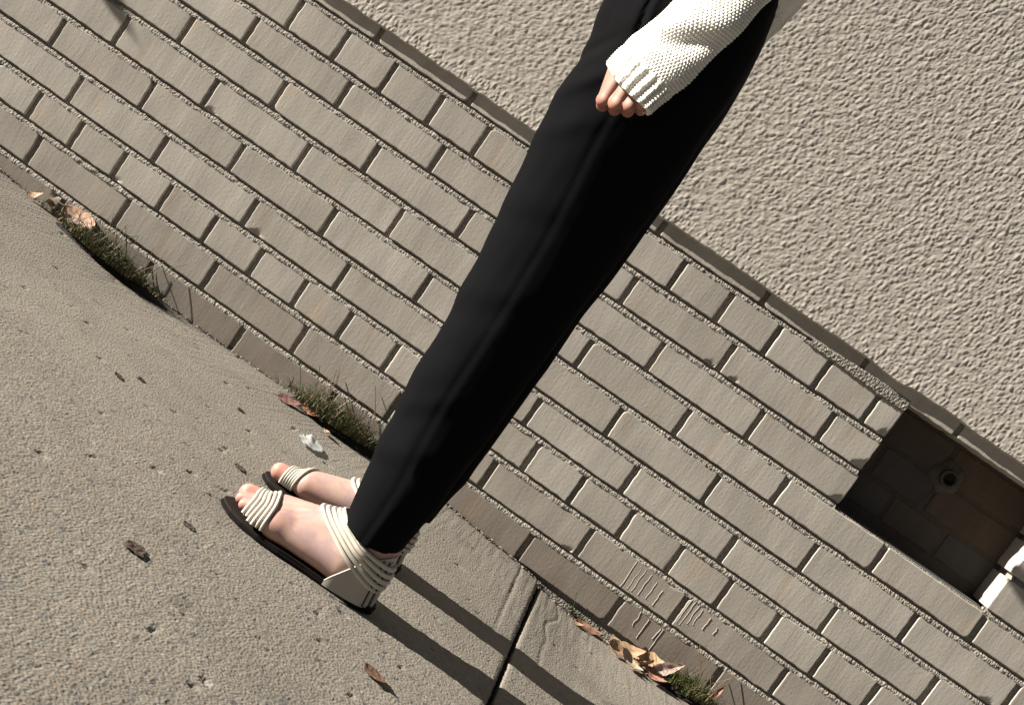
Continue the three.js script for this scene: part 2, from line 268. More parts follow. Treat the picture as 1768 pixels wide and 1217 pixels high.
// stucco: real relief, proud of the bricks, with an uneven lower edge
{
  const X0 = -0.15, X1 = 2.05, Y1 = 1.52, nx = 1080, ny = 560, ZS = 0.0108, edge = (x) => 0.6895 + 0.0022 * noise2(x * 7, 1.5, 61) + 0.0018 * noise2(x * 38, 2.5, 62) - 0.004 * Math.exp(-(((x - 1.36) / 0.03) ** 2));
  const h = (x, y) => {
    const S = 0.0037, px = x / S + 0.35 * noise2(x * 70, y * 70, 71), py = y / S * 0.46 + 0.35 * noise2(x * 70 + 9, y * 70, 72), ci = Math.floor(px), cj = Math.floor(py); let dome = 0;
    for (let b = -1; b <= 1; b++) for (let a = -1; a <= 1; a++) { const q = hash3(ci + a, cj + b, 73), dx = ci + a + (q & 255) / 255 - px, dy = (cj + b + ((q >>> 8) & 255) / 255 - py) * 0.9, sz = 0.45 + 0.45 * ((q >>> 16) & 255) / 255, d2 = (dx * dx + dy * dy) / (sz * sz); if (d2 < 1) dome = Math.max(dome, (1 - d2) * sz * (0.35 + (q >>> 24) / 255)); }
    return 0.0012 * dome - 0.0006 + 0.00025 * noise2(x * 60, y * 60, 74) + 0.0002 * noise2(x * 12, y * 12, 76);
  };
  const face = sheet(nx, ny + 3, (i, j) => {
    const yy = j < 3 ? 0.69 : lerp(0.69, Y1, (j - 3) / ny), x = lerp(X0 + Math.max(0, yy - 0.72) * 1.45, X1, i / nx), e = edge(x);
    if (j < 3) { const y = e + 0.0012 * noise2(x * 160, j, 66); return [x, j === 2 ? y + 0.0006 : y, [-0.012, 0.001, ZS - 0.0025][j] + 0.0006 * noise2(x * 130, j, 67), x / 0.9, y / 0.9]; }
    const y = lerp(e + 0.002, Y1, (j - 3) / ny); return [x, y, ZS + h(x, y) * (j === 3 ? 0.5 : 1), x / 0.9, y / 0.9];
  });
  part('stucco', face, stuccoMat, wall);
  const rest = [box(-6, 7, 0.712, 4.2, -0.4, ZS - 0.0017), box(-6, X0, 0.69, 0.712, -0.4, ZS - 0.0017), box(X1, 7, 0.69, 0.712, -0.4, ZS - 0.0017)];
  for (const g of rest) { const u = g.attributes.uv, p = g.attributes.position; for (let i = 0; i < u.count; i++) u.setXY(i, p.getX(i) / 0.5, p.getY(i) / 0.5); }
  const far = dataTexture(512, (i, j) => 0.5 + 0.42 * noise2(i / 512 * 110, j / 512 * 90, 75, 110, 90) + 0.2 * noise2(i / 512 * 60, j / 512 * 55, 78, 60, 55));
  part('stucco', mergeGeometries(rest), std(lin(0.5, 0.462, 0.408), { bumpMap: far, bumpScale: 0.0022, roughness: 0.85 }), wall);
}
// dirty mortar behind and a stub of pipe in the opening
{
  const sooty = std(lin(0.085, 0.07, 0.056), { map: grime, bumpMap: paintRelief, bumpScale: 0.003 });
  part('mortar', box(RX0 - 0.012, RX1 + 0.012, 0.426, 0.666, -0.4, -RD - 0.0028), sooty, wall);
  part('mortar', box(RX0 + 0.002, RX1 - 0.002, 0.4245, 0.4285, -RD - 0.002, -0.022), std(lin(0.12, 0.115, 0.11), { map: grime }), wall);
  const iron = std(lin(0.1, 0.085, 0.07), { roughness: 0.8, metalness: 0.3, map: grime });
  const prof = [[0.012, -0.03], [0.012, 0.022], [0.0135, 0.0235], [0.0175, 0.0225], [0.0185, 0.02], [0.0185, 0.003], [0.024, 0.0015], [0.026, -0.006]].map(([r, z]) => new THREE.Vector2(r, z));
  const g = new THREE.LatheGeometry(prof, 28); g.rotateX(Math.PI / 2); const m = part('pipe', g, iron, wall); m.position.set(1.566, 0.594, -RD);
  const shadeDisc = new THREE.CircleGeometry(0.0122, 24); const d = part('bore_shade', shadeDisc, std(lin(0.006, 0.006, 0.006)), m); d.position.z = -0.02;  // near-black disc, stands in for the shade inside the pipe
  const cem = sheet(40, 6, (i, j) => { const a = i / 40 * Math.PI * 2, rr = lerp(0.018, 0.033 + 0.008 * noise2(Math.cos(a) * 1.5, Math.sin(a) * 1.5, 81), j / 6); return [Math.cos(a) * rr, Math.sin(a) * rr, 0.008 * (1 - j / 6) + 0.0015 * noise2(Math.cos(a) * rr * 150, Math.sin(a) * rr * 150, 82) - (j === 6 ? 0.004 : 0), a, j]; }, true);
  const c = part('mortar', cem, std(lin(0.1, 0.085, 0.07)), wall); c.position.set(1.566, 0.594, -RD + 0.001);
}

// ---------------------------------------------------------------- sidewalk
const JX = 1.0365;
const hb = smoothTableN([[-0.75, 0.056], [-0.33, 0.0255], [0.05, -0.001], [0.3, -0.002], [0.8, 0.002], [1.0, -0.012], [1.15, -0.034], [1.5, -0.014], [2.3, -0.01]], 0.045);
function groundY(x, z) {
  let y = hb(x) * (1 - sstep(0.0, 1.15, z)); if (x > JX) y -= 0.002 + 0.002 * (1 - sstep(0, 0.5, z)); return y;
}
const TILE = 1.9;
const concreteMap = dataTexture(2048, (i, j) => {
  const x = i / 2048 * TILE, z = j / 2048 * TILE;
  let m = 0.97 + 0.13 * noise2(x * 4, z * 4, 31) + 0.07 * noise2(x * 19, z * 19, 32) + 0.10 * noise2(x * 150, z * 110, 33) + 0.12 * noise2(x * 330, z * 250, 34);
  let r = 0.208 * m, g = 0.187 * m, b = 0.156 * m;
  const zs = z * 0.75, cell = (s, k, dens) => { // stones of the aggregate
    const ci = Math.floor(x / s), cj = Math.floor(zs / s), hsh = hash3(ci, cj, k); if ((hsh & 1023) / 1023 > dens) return null;
    const ox = ((hsh >>> 10) & 255) / 255 * 0.4 + 0.3, oz = ((hsh >>> 18) & 255) / 255 * 0.4 + 0.3, an = (hsh >>> 5 & 63) / 10, dx = (x / s - ci - ox), dz = (zs / s - cj - oz), c = Math.cos(an), q = Math.sin(an), rad = 0.14 + 0.16 * ((hsh >>> 26) / 63);
    return Math.hypot((dx * c + dz * q) / 1.25, (dz * c - dx * q) / 0.8) + 0.1 * noise2(x * 500, z * 500, 39) < rad ? hsh : null;
  };
  for (const [s, k, dens] of [[0.0055, 41, 0.5], [0.0095, 42, 0.45], [0.016, 43, 0.24], [0.0042, 44, 0.5]]) {
    const hh = cell(s, k, dens); if (hh === null) continue; const t = (hh >>> 7) % 10, near = (0.35 + 0.65 * sstep(0.25, 1.0, z));
    const p = t < 3 ? [0.25, 0.235, 0.205] : t < 5 ? [0.21, 0.165, 0.115] : t < 7 ? [0.105, 0.11, 0.115] : t < 8 ? [0.07, 0.07, 0.07] : t < 9 ? [0.29, 0.27, 0.235] : [0.19, 0.145, 0.1];
    r = lerp(r, p[0], 0.8 * near); g = lerp(g, p[1], 0.8 * near); b = lerp(b, p[2], 0.8 * near);
  }
  const pit = noise2(x * 55, z * 55, 47); if (pit > 0.66) { const k = 1 - 0.45 * sstep(0.66, 0.75, pit); r *= k; g *= k; b *= k; }
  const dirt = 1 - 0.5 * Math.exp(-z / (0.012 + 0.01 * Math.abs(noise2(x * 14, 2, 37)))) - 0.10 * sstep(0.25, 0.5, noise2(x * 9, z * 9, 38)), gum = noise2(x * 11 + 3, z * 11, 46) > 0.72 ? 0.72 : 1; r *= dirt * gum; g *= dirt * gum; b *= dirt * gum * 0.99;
  return [r, g, b].map((v) => Math.pow(Math.max(0.003, v), 1 / 2.2));
}, true);
const concreteGrain = dataTexture(1024, (i, j) => 0.5 + 0.3 * noise2(i / 1024 * 250, j / 1024 * 190, 35, 250, 190) + 0.3 * noise2(i / 1024 * 360, j / 1024 * 300, 36, 360, 300)); concreteGrain.repeat.set(2, 2);
const concrete = std(lin(1, 1, 1), { map: concreteMap, bumpMap: concreteGrain, bumpScale: 0.0013, roughness: 0.92 });
const walk = struct(new THREE.Group(), 'sidewalk');
function slabRelief(x, z) {
  const nearWall = 1 - sstep(0.12, 0.42, z + 0.05 * noise2(x * 5, z * 5, 51));
  const g1 = noise2(x * 130, z * 105, 52), g2 = noise2(x * 75, z * 62, 53);
  let h = 0.00042 * g1 + 0.0003 * Math.max(-0.3, g2);
  h *= (0.42 + 0.58 * sstep(0.3, 1.1, z + 0.1 * noise2(x * 3, z * 3, 45))) * (1.1 - 0.4 * nearWall);
  const skew = x > JX ? x : x + 0.35 * z * sstep(0.9, 0.2, x);
  h += nearWall * (0.0006 * noise2(skew * 170, z * 7, 54) + 0.0003 * noise2(skew * 300, z * 11, 55));
  const faint = sstep(-0.1, 0.5, noise2(x * 2.3, z * 2.3, 49)) * sstep(1.0, 0.7, z); h += 0.00055 * faint * noise2(x * 45 + z * 150, z * 20 - x * 9, 48);
  const pit = noise2(x * 42, z * 42, 56); if (pit > 0.6) h -= 0.0022 * sstep(0.6, 0.75, pit);
  h += 0.0015 * noise2(x * 4, z * 4, 57);
  const groove = (d, w, dep) => { h -= dep * Math.exp(-((d / w) ** 2)); };
  if (x > 0.46 && x < 1.0) groove(z - 0.326 - 0.004 * noise2(x * 14, 1, 58), 0.004, 0.0022 * sstep(0.46, 0.56, x) * sstep(1.0, 0.8, x));
  if (x > 0.54 && x < 0.85) groove(z - 0.125, 0.0035, 0.0016);
  if (x < 0.35) groove(z - 0.085 - 0.1 * (x - 0.08) - 0.003 * noise2(x * 30, 2, 59), 0.003, 0.0018 * sstep(0.0, 0.07, x) * sstep(0.35, 0.2, x));
  if (z > 0.02 && z < 0.6) groove(x - 0.988 - 0.02 * z - 0.002 * noise2(z * 20, 3, 60), 0.0028, 0.0016 * sstep(0.6, 0.35, z));
  if (x > JX && z < 0.55) groove(x - 1.085 - 0.03 * noise2(z * 6, 4, 63), 0.003, 0.0012);
  const e = Math.abs(x - JX); h -= 0.0018 * (1 - sstep(0, 0.006, e - 0.004));
  return h;
}
function slab(x0, x1, z0, z1, step, joint0, joint1) {
  const nx = Math.round((x1 - x0) / step), nz = Math.round((z1 - z0) / step);
  return sheet(nx + 2, nz + 2, (i, j) => {
    const a = clamp(i - 1, 0, nx) / nx, b = clamp(j - 1, 0, nz) / nz; let x = lerp(x0, x1, a), z = lerp(z1, z0, b);
    if (a === 0 && joint0) x += 0.0016 * noise2(z * 45, 7, 64) + 0.001 * noise2(z * 150, 5, 68); if (a === 1 && joint1) x += 0.0016 * noise2(z * 45, 8, 65) + 0.001 * noise2(z * 150, 6, 68);
    let y = groundY(lerp(x0, x1, a), z) + slabRelief(x, z);
    if (i === 0 || i === nx + 2 || j === 0 || j === nz + 2) y -= 0.09;
    return [x, y, z, x / TILE, z / TILE];
  });
}
part('slab', slab(-0.6, JX - 0.0038, 0.003, 1.62, 0.0031, false, true), concrete, walk);
part('slab', slab(JX + 0.0038, 2.12, 0.003, 1.0, 0.0031, true, false), concrete, walk);
{ // coarser remainder of the pavement
  const f = (g) => { const u = g.attributes.uv, p = g.attributes.position; for (let i = 0; i < u.count; i++) u.setXY(i, p.getX(i) / TILE, p.getZ(i) / TILE); return g; };
  part('slab', f(box(JX + 0.0038, 2.12, -0.12, -0.004, 1.0, 2.6)), concrete, walk); part('slab', f(box(-0.6, JX - 0.0038, -0.12, 0.0, 1.62, 2.6)), concrete, walk);
  for (const [a, b] of [[-2.2, -0.611], [-3.8, -2.211], [-5.4, -3.811]]) part('slab', f(box(a, b, -0.12, 0.0, 0.003, 2.6)), concrete, walk);
  for (const [a, b] of [[2.131, 3.7], [3.711, 5.3]]) part('slab', f(box(a, b, -0.12, -0.004, 0.003, 2.6)), concrete, walk);
}
// soil under and in the joint, kerb, roadway, land beyond
struct(new THREE.Mesh(box(-6, 6, -0.3, -0.045, -0.002, 2.6), std(lin(0.035, 0.03, 0.024))), 'soil');
{
  const k = struct(new THREE.Group(), 'kerb'); for (let i = 0; i < 8; i++) part('kerb_stone', box(-6 + i * 1.5 + 0.004, -6 + (i + 1) * 1.5 - 0.004, -0.3, 0.002, 2.61, 2.76), std(lin(0.26, 0.25, 0.23)), k);
  struct(new THREE.Mesh(box(-60, 60, -0.4, -0.13, 2.76, 9.5), std(lin(0.055, 0.055, 0.055))), 'road');
  const g = new THREE.PlaneGeometry(1600, 1600, 4, 4); g.rotateX(-Math.PI / 2); const m = struct(new THREE.Mesh(g, std(lin(0.12, 0.11, 0.09))), 'ground'); m.position.y = -0.41;
}

// ---------------------------------------------------------------- the person
const skinMat = std(lin(1, 1, 1), { vertexColors: true, roughness: 0.55 });
const person = thing('person', 'person in black tapered trousers, cream knit sweater and strappy sandals standing before the wall', 'person');
// one foot in its own axes: u from heel to toes, v up from the foot bed, w towards the inner side
function footSdf(u, v, w) {
  let d = cone(u, v, w, [0.030, 0.030, 0, 0.029], [0.05, 0.026, 0, 0.028]);
  d = smin(d, cone(u, v, w, [0.046, 0.085, 0.001, 0.030], [0.046, 0.24, 0.004, 0.034]), 0.03);
  d = smin(d, cone(u, v, w, [0.036, 0.05, 0, 0.026], [0.05, 0.10, 0.001, 0.031]), 0.025);
  d = smin(d, cone(u, v, w, [0.066, 0.054, 0.003, 0.029], [0.158, 0.026, 0.008, 0.021]), 0.02);
  d = smin(d, cone(u, v, w, [0.06, 0.022, -0.016, 0.021], [0.152, 0.015, -0.024, 0.016]), 0.02);
  d = smin(d, cone(u, v, w, [0.09, 0.035, 0.014, 0.02], [0.166, 0.022, 0.024, 0.0185]), 0.018);
  d = smin(d, cone(u, v, w, [0.158, 0.018, 0.01, 0.017], [0.152, 0.016, -0.02, 0.015]), 0.016);
  d = smin(d, cone(u, v, w, [0.046, 0.077, 0.029, 0.009], [0.046, 0.083, 0.027, 0.009]), 0.018);
  d = smin(d, cone(u, v, w, [0.040, 0.067, -0.028, 0.009], [0.040, 0.073, -0.027, 0.009]), 0.018);
  if (u > 0.075 && u < 0.18 && v > 0.02) { const m = sstep(0.075, 0.1, u) * sstep(0.18, 0.155, u); for (let q = 0; q < 4; q++) { const c = lerp(0.004, [0.021, 0.005, -0.008, -0.02][q], (u - 0.075) / 0.1); d -= [0.0013, 0.0008, 0.0008, 0.0006][q] * m * Math.exp(-(((w - c) / 0.0028) ** 2)); } }
  let t = cone(u, v, w, [0.172, 0.020, 0.024, 0.0142], [0.211, 0.0155, 0.0225, 0.0138]);
  t = Math.min(t, cone(u, v, w, [0.168, 0.021, 0.006, 0.0095], [0.193, 0.020, 0.005, 0.0085]), 9); t = Math.min(t, cone(u, v, w, [0.193, 0.020, 0.005, 0.0085], [0.212, 0.0105, 0.0045, 0.0085]));
  t = Math.min(t, cone(u, v, w, [0.162, 0.020, -0.007, 0.0092], [0.185, 0.019, -0.0085, 0.008])); t = Math.min(t, cone(u, v, w, [0.185, 0.019, -0.0085, 0.008], [0.202, 0.0098, -0.0085, 0.0082]));
  t = Math.min(t, cone(u, v, w, [0.156, 0.019, -0.019, 0.009], [0.175, 0.0175, -0.0215, 0.0078])); t = Math.min(t, cone(u, v, w, [0.175, 0.0175, -0.0215, 0.0078], [0.190, 0.0092, -0.0215, 0.008]));
  t = Math.min(t, cone(u, v, w, [0.148, 0.017, -0.029, 0.009], [0.163, 0.015, -0.0335, 0.0078])); t = Math.min(t, cone(u, v, w, [0.163, 0.015, -0.0335, 0.0078], [0.176, 0.0088, -0.0335, 0.0078]));
  return smin(d, t, 0.006);
}
const SKIN = [0.45, 0.305, 0.25];
function footColor(u, v, w) {
  const toe = sstep(0.182, 0.207, u), ball = Math.exp(-(((u - 0.155) / 0.022) ** 2 + ((v - 0.02) / 0.02) ** 2)) * 0.5, heel = sstep(0.05, 0.02, u) * 0.35 + 0.3 * sstep(0.03, 0.005, v), vein = 0.8 * sstep(0.12, 0.4, Math.abs(noise(u * 30, v * 30, w * 30 + 4)) < 0.07 ? 0.5 : noise(u * 45, v * 45, w * 45));
  const k = clamp(Math.max(toe, ball, heel)); const n = 1 + 0.1 * noise(u * 60, v * 60, w * 60) + 0.06 * noise(u * 160, v * 160, w * 160);
  if (u > 0.203 && v > 0.017 && Math.hypot((u - 0.216) / 0.0095, (w - 0.0225) / 0.0085, (v - 0.025) / 0.012) < 1) return [0.52 * n, 0.25 * n, 0.20 * n].map((c, q) => c * (v > 0.0285 - 0.9 * (u - 0.207) ? 1.12 : 0.8));
  return [lerp(SKIN[0], 0.50, k) * n * (1 - 0.14 * vein), lerp(SKIN[1], 0.235, k) * n * (1 - 0.15 * vein), lerp(SKIN[2], 0.18, k) * n];
}
const FL = 1.035, feet = [{ hx: 0.836, cz: 0.803, s: 1, g: 0.0105 }, { hx: 0.822, cz: 0.583, s: -1, g: 0.0105 }];   // near (left), far (right)
const fw = (f, u, v, w) => V3(f.hx - u * FL, f.g + v, f.cz - f.s * w);
const bodyParts = [];
for (const f of feet) bodyParts.push(nets((x, y, z) => footSdf((f.hx - x) / FL, y - f.g, (f.cz - z) * f.s), [f.hx - 0.242, f.g - 0.012, f.cz - 0.055], [f.hx + 0.012, f.g + 0.2, f.cz + 0.055], 0.0026, (x, y, z) => footColor((f.hx - x) / FL, y - f.g, (f.cz - z) * f.s)));
// hand at her side, back of the hand outwards, fingers loosely closed
const HZ = 0.893;
const hand = { fx: [0.7265, 0.7425, 0.7575, 0.7705], py: [0.6975, 0.7005, 0.7065, 0.716], r: [0.0079, 0.0081, 0.0077, 0.0068] };
function handSdf(x, y, z) {
  z -= 0.48 * (x - 0.748);
  let d = cone(x, y, z, [0.764, 0.85, HZ + 0.002, 0.017], [0.756, 0.80, HZ, 0.0155]);
  for (let k = 0; k < 4; k++) d = smin(d, cone(x, y, z, [0.752 + 0.004 * (k - 1.5), 0.80, HZ, 0.0125], [hand.fx[k] - 0.002, 0.752, HZ + 0.003, 0.0095]), 0.012);
  let fz = 9;
  for (let k = 0; k < 4; k++) {
    const X = hand.fx[k], Y = hand.py[k], r = hand.r[k], z1 = HZ + 0.004 - 0.002 * Math.abs(k - 1);
    const M = [X - 0.002, 0.752, HZ + 0.004, 0.0092], P = [X, Y + r * 0.7, z1, r * 1.06], Q = [X + 0.001, Y + r * 0.4 - 0.001, z1 - 0.02, r * 0.95], T = [X + 0.001, Y + 0.018, z1 - 0.028, r * 0.85];
    fz = Math.min(fz, smin(smin(cone(x, y, z, M, P), cone(x, y, z, P, Q), 0.003), cone(x, y, z, Q, T), 0.003));
  }
  d = smin(d, fz, 0.0025);
  const th = smin(cone(x, y, z, [0.742, 0.79, HZ - 0.004, 0.0115], [0.716, 0.752, HZ - 0.012, 0.0115]), cone(x, y, z, [0.714, 0.752, HZ - 0.012, 0.0105], [0.7235, 0.7085, HZ - 0.017, 0.0085]), 0.006);
  return smin(d, th, 0.007);
}
bodyParts.push(nets(handSdf, [0.69, 0.68, 0.825], [0.80, 0.86, 0.945], 0.0024, (x, y, z) => { const k = sstep(0.735, 0.70, y), n = 1 + 0.05 * noise(x * 120, y * 120, z * 120); return [0.37 * n, lerp(0.215, 0.165, k) * n, lerp(0.165, 0.12, k) * n]; }));
// what the clothes cover, neck and head
function bodySdf(x, y, z) {
  let d = cone(x, y, z, [0.786, 0.2, 0.79, 0.034], [0.765, 0.42, 0.77, 0.042]);
  d = smin(d, cone(x, y, z, [0.765, 0.42, 0.77, 0.044], [0.755, 0.74, 0.745, 0.062]), 0.02);
  d = smin(d, cone(x, y, z, [0.768, 0.2, 0.574, 0.038], [0.765, 0.42, 0.576, 0.044]), 0.01);
  d = smin(d, cone(x, y, z, [0.765, 0.42, 0.576, 0.046], [0.755, 0.74, 0.595, 0.062]), 0.02);
  d = smin(d, ell(x, y, z, [0.752, 0.86, 0.67], [0.085, 0.1, 0.13]), 0.05);
  d = smin(d, ell(x, y, z, [0.755, 1.1, 0.67], [0.08, 0.2, 0.125]), 0.05);
  d = smin(d, cone(x, y, z, [0.765, 1.255, 0.79, 0.042], [0.765, 1.255, 0.55, 0.042]), 0.05);
  d = smin(d, cone(x, y, z, [0.76, 1.27, 0.67, 0.046], [0.735, 1.37, 0.67, 0.044]), 0.03);
  d = smin(d, ell(x, y, z, [0.728, 1.485, 0.67], [0.088, 0.098, 0.072]), 0.025);
  d = smin(d, ell(x, y, z, [0.685, 1.43, 0.67], [0.042, 0.05, 0.048]), 0.03);
  d = smin(d, cone(x, y, z, [0.648, 1.485, 0.67, 0.008], [0.632, 1.452, 0.67, 0.011]), 0.012);
  d = smin(d, cone(x, y, z, [0.646, 1.422, 0.655, 0.006], [0.646, 1.422, 0.685, 0.006]), 0.008);
  for (const s of [-1, 1]) { d = smin(d, ell(x, y, z, [0.735, 1.47, 0.67 + s * 0.075], [0.016, 0.028, 0.007]), 0.008); d = Math.max(d, -(Math.hypot(x - 0.645, y - 1.482, z - 0.67 - s * 0.03) - 0.012)); }
  d = smin(d, cone(x, y, z, [0.77, 1.25, 0.81, 0.04], [0.797, 1.02, 0.895, 0.032]), 0.03); d = smin(d, cone(x, y, z, [0.797, 1.02, 0.895, 0.028], [0.77, 0.86, 0.899, 0.0165]), 0.015);
  d = smin(d, cone(x, y, z, [0.77, 1.25, 0.53, 0.04], [0.635, 1.055, 0.44, 0.034]), 0.03); d = smin(d, cone(x, y, z, [0.635, 1.055, 0.44, 0.034], [0.45, 1.04, 0.285, 0.023]), 0.015);
  return d;
}
bodyParts.push(nets(bodySdf, [0.34, 0.2, 0.21], [0.9, 1.62, 0.97], 0.0115, () => [0.5, 0.34, 0.27]));
part('body', mergeGeometries(bodyParts), skinMat, person);
// right hand, at the end of the raised arm
{ const g = nets((x, y, z) => handSdf(x, y, 2 * HZ - z), [0.69, 0.68, 0.83], [0.80, 0.86, 0.96], 0.004, () => [0.5, 0.33, 0.26]); g.translate(-0.755, -0.80, -HZ); g.applyQuaternion(new THREE.Quaternion().setFromUnitVectors(V3(0, -1, 0), V3(-0.72, 0.05, -0.62).normalize())); g.translate(0.455, 1.04, 0.29); part('body', g, skinMat, person); }
for (const s of [-1, 1]) { const e = new THREE.SphereGeometry(0.0115, 16, 12); const m = part('eye', e, std(lin(0.75, 0.72, 0.68), { roughness: 0.2 }), person); m.position.set(0.649, 1.482, 0.67 + s * 0.03); const i = new THREE.SphereGeometry(0.006, 12, 8); const q = part('iris', i, std(lin(0.05, 0.03, 0.02), { roughness: 0.2 }), m); q.position.x = -0.0065; }
{ const g = nets((x, y, z) => { let d = ell(x, y, z, [0.74, 1.497, 0.67], [0.098, 0.102, 0.083]); d = Math.max(d, -(x - (0.672 - 0.25 * (y - 1.53)) )); d = Math.max(d, 1.43 - y + 0.9 * (0.735 - x)); d = smin(d, ell(x, y, z, [0.84, 1.53, 0.67], [0.035, 0.035, 0.035]), 0.02); return d + 0.0015 * noise(x * 160, y * 25, z * 160); }, [0.62, 1.38, 0.56], [0.89, 1.63, 0.78], 0.005); part('hair', g, std(lin(0.035, 0.022, 0.014), { roughness: 0.5 }), person); }

// trousers
const trF = smoothTable([[0.05, 0.751], [0.074, 0.747], [0.149, 0.730], [0.253, 0.714], [0.343, 0.706], [0.462, 0.690], [0.57, 0.672], [0.638, 0.660], [0.69, 0.653], [0.741, 0.655], [0.782, 0.648], [0.823, 0.634], [0.86, 0.64], [0.95, 0.66]]);
const trB = smoothTable([[0.05, 0.829], [0.106, 0.829], [0.144, 0.835], [0.226, 0.838], [0.32, 0.840], [0.459, 0.840], [0.587, 0.846], [0.719, 0.847], [0.821, 0.842], [0.872, 0.832], [0.95, 0.815]]);
const trS = smoothTable([[0.05, 0.792], [0.16, 0.792], [0.266, 0.778], [0.399, 0.773], [0.537, 0.765], [0.67, 0.747], [0.9, 0.74]]);
const trH = smoothTable([[0.05, 0.052], [0.2, 0.054], [0.45, 0.062], [0.62, 0.076], [0.75, 0.084], [0.95, 0.08]]);
function legSdf(x, y, z, cz, dx) {
  x -= dx; const s = trS(y), a = x < s ? s - trF(y) : trB(y) - s, b = trH(y), u = Math.abs(x - s) / a, w = Math.abs(z - cz) / b;
  const n = 1.95, k = Math.pow(Math.pow(u, n) + Math.pow(w, n), 1 / n);
  return (k - 1) * Math.min(a, b) * 0.85;
}
const folds = [[0.735, 0.43, 0.02, 0.5, 0.0018], [0.73, 0.395, 0.02, 0.6, -0.0013], [0.745, 0.27, 0.016, 0.8, 0.0014], [0.74, 0.24, 0.016, 0.7, -0.001], [0.72, 0.53, 0.02, 0.4, -0.0016], [0.80, 0.19, 0.018, -0.7, 0.004], [0.77, 0.16, 0.016, -0.5, -0.002], [0.75, 0.2, 0.02, 0.5, 0.0035], [0.70, 0.66, 0.02, 0.9, 0.003], [0.69, 0.72, 0.018, 1.1, 0.0045], [0.67, 0.76, 0.014, 1.2, -0.003], [0.74, 0.56, 0.03, 0.4, 0.002], [0.72, 0.3, 0.03, 0.5, 0.002]];
function trouserSdf(x, y, z) {
  let n = legSdf(x, y, z, lerp(0.803, 0.764, sstep(0.08, 0.6, y)), 0.001), f = legSdf(x, y, z, 0.577, -0.001);
  if (y > 0.74) { const k = sstep(0.74, 0.79, y); f = smin(f, ell(x, y, z, [0.655, 0.83, 0.60], [0.022, 0.075, 0.05]), 0.03); n += 0.012 * k * sstep(0.70, 0.66, x); }
  let d = smin(n, f, 0.008 + 0.1 * sstep(0.64, 0.8, y));
  if (y > 0.66) d = smin(d, ell(x, y, z, [0.742, 0.865, 0.67], [0.088, 0.13, 0.155]), 0.05);
  for (const [fx, fy, w, sl, am] of folds) { const q = (y - fy) - sl * (x - fx), al = (x - fx) + sl * (y - fy); d -= am * Math.exp(-((q / w) ** 2) - ((al / 0.06) ** 2)); }
  d -= 0.0016 * noise(x * 14, y * 9, z * 14) + 0.0008 * noise(x * 40, y * 18, z * 40);
  if (z > 0.764 && y < 0.73) d -= 0.0003 * Math.exp(-(((x - trS(y) - 0.002) / 0.005) ** 2)) - 0.0008 * Math.exp(-(((x - trS(y) + 0.007) / 0.005) ** 2));
  if (y > 0.77 && z > 0.74) d += 0.004 * Math.exp(-(((x - 0.701 - 0.22 * (0.835 - y)) / 0.0035) ** 2)) - 0.002 * Math.exp(-(((x - 0.709 - 0.22 * (0.835 - y)) / 0.005) ** 2));
  const hem = z > 0.67 ? 0.083 + 0.12 * Math.max(0, x - 0.815) + 0.0025 * Math.sin(x * 70) : 0.089;
  const shell = -(d + 0.0068); d = Math.max(d, (hem - y) * 0.9); if (y < 0.14) d = Math.max(d, Math.min(shell, 0.135 - y));
  return Math.max(d, y - 0.975);
}
const clothBump = dataTexture(512, (i, j) => 0.5 + 0.25 * noise2(i * 0.4, j * 0.4, 91) + 0.2 * Math.sin((i + j) * Math.PI / 4));
const cloth = new THREE.MeshPhysicalMaterial({ color: lin(0.0052, 0.0054, 0.0062), roughness: 0.9, specularIntensity: 0.06 });
part('trousers', nets(trouserSdf, [0.60, 0.06, 0.45], [0.885, 0.99, 0.89], 0.0042), cloth, person);
// waistband hidden under the sweater is part of the trousers; pocket flap of the far side shows as a fold

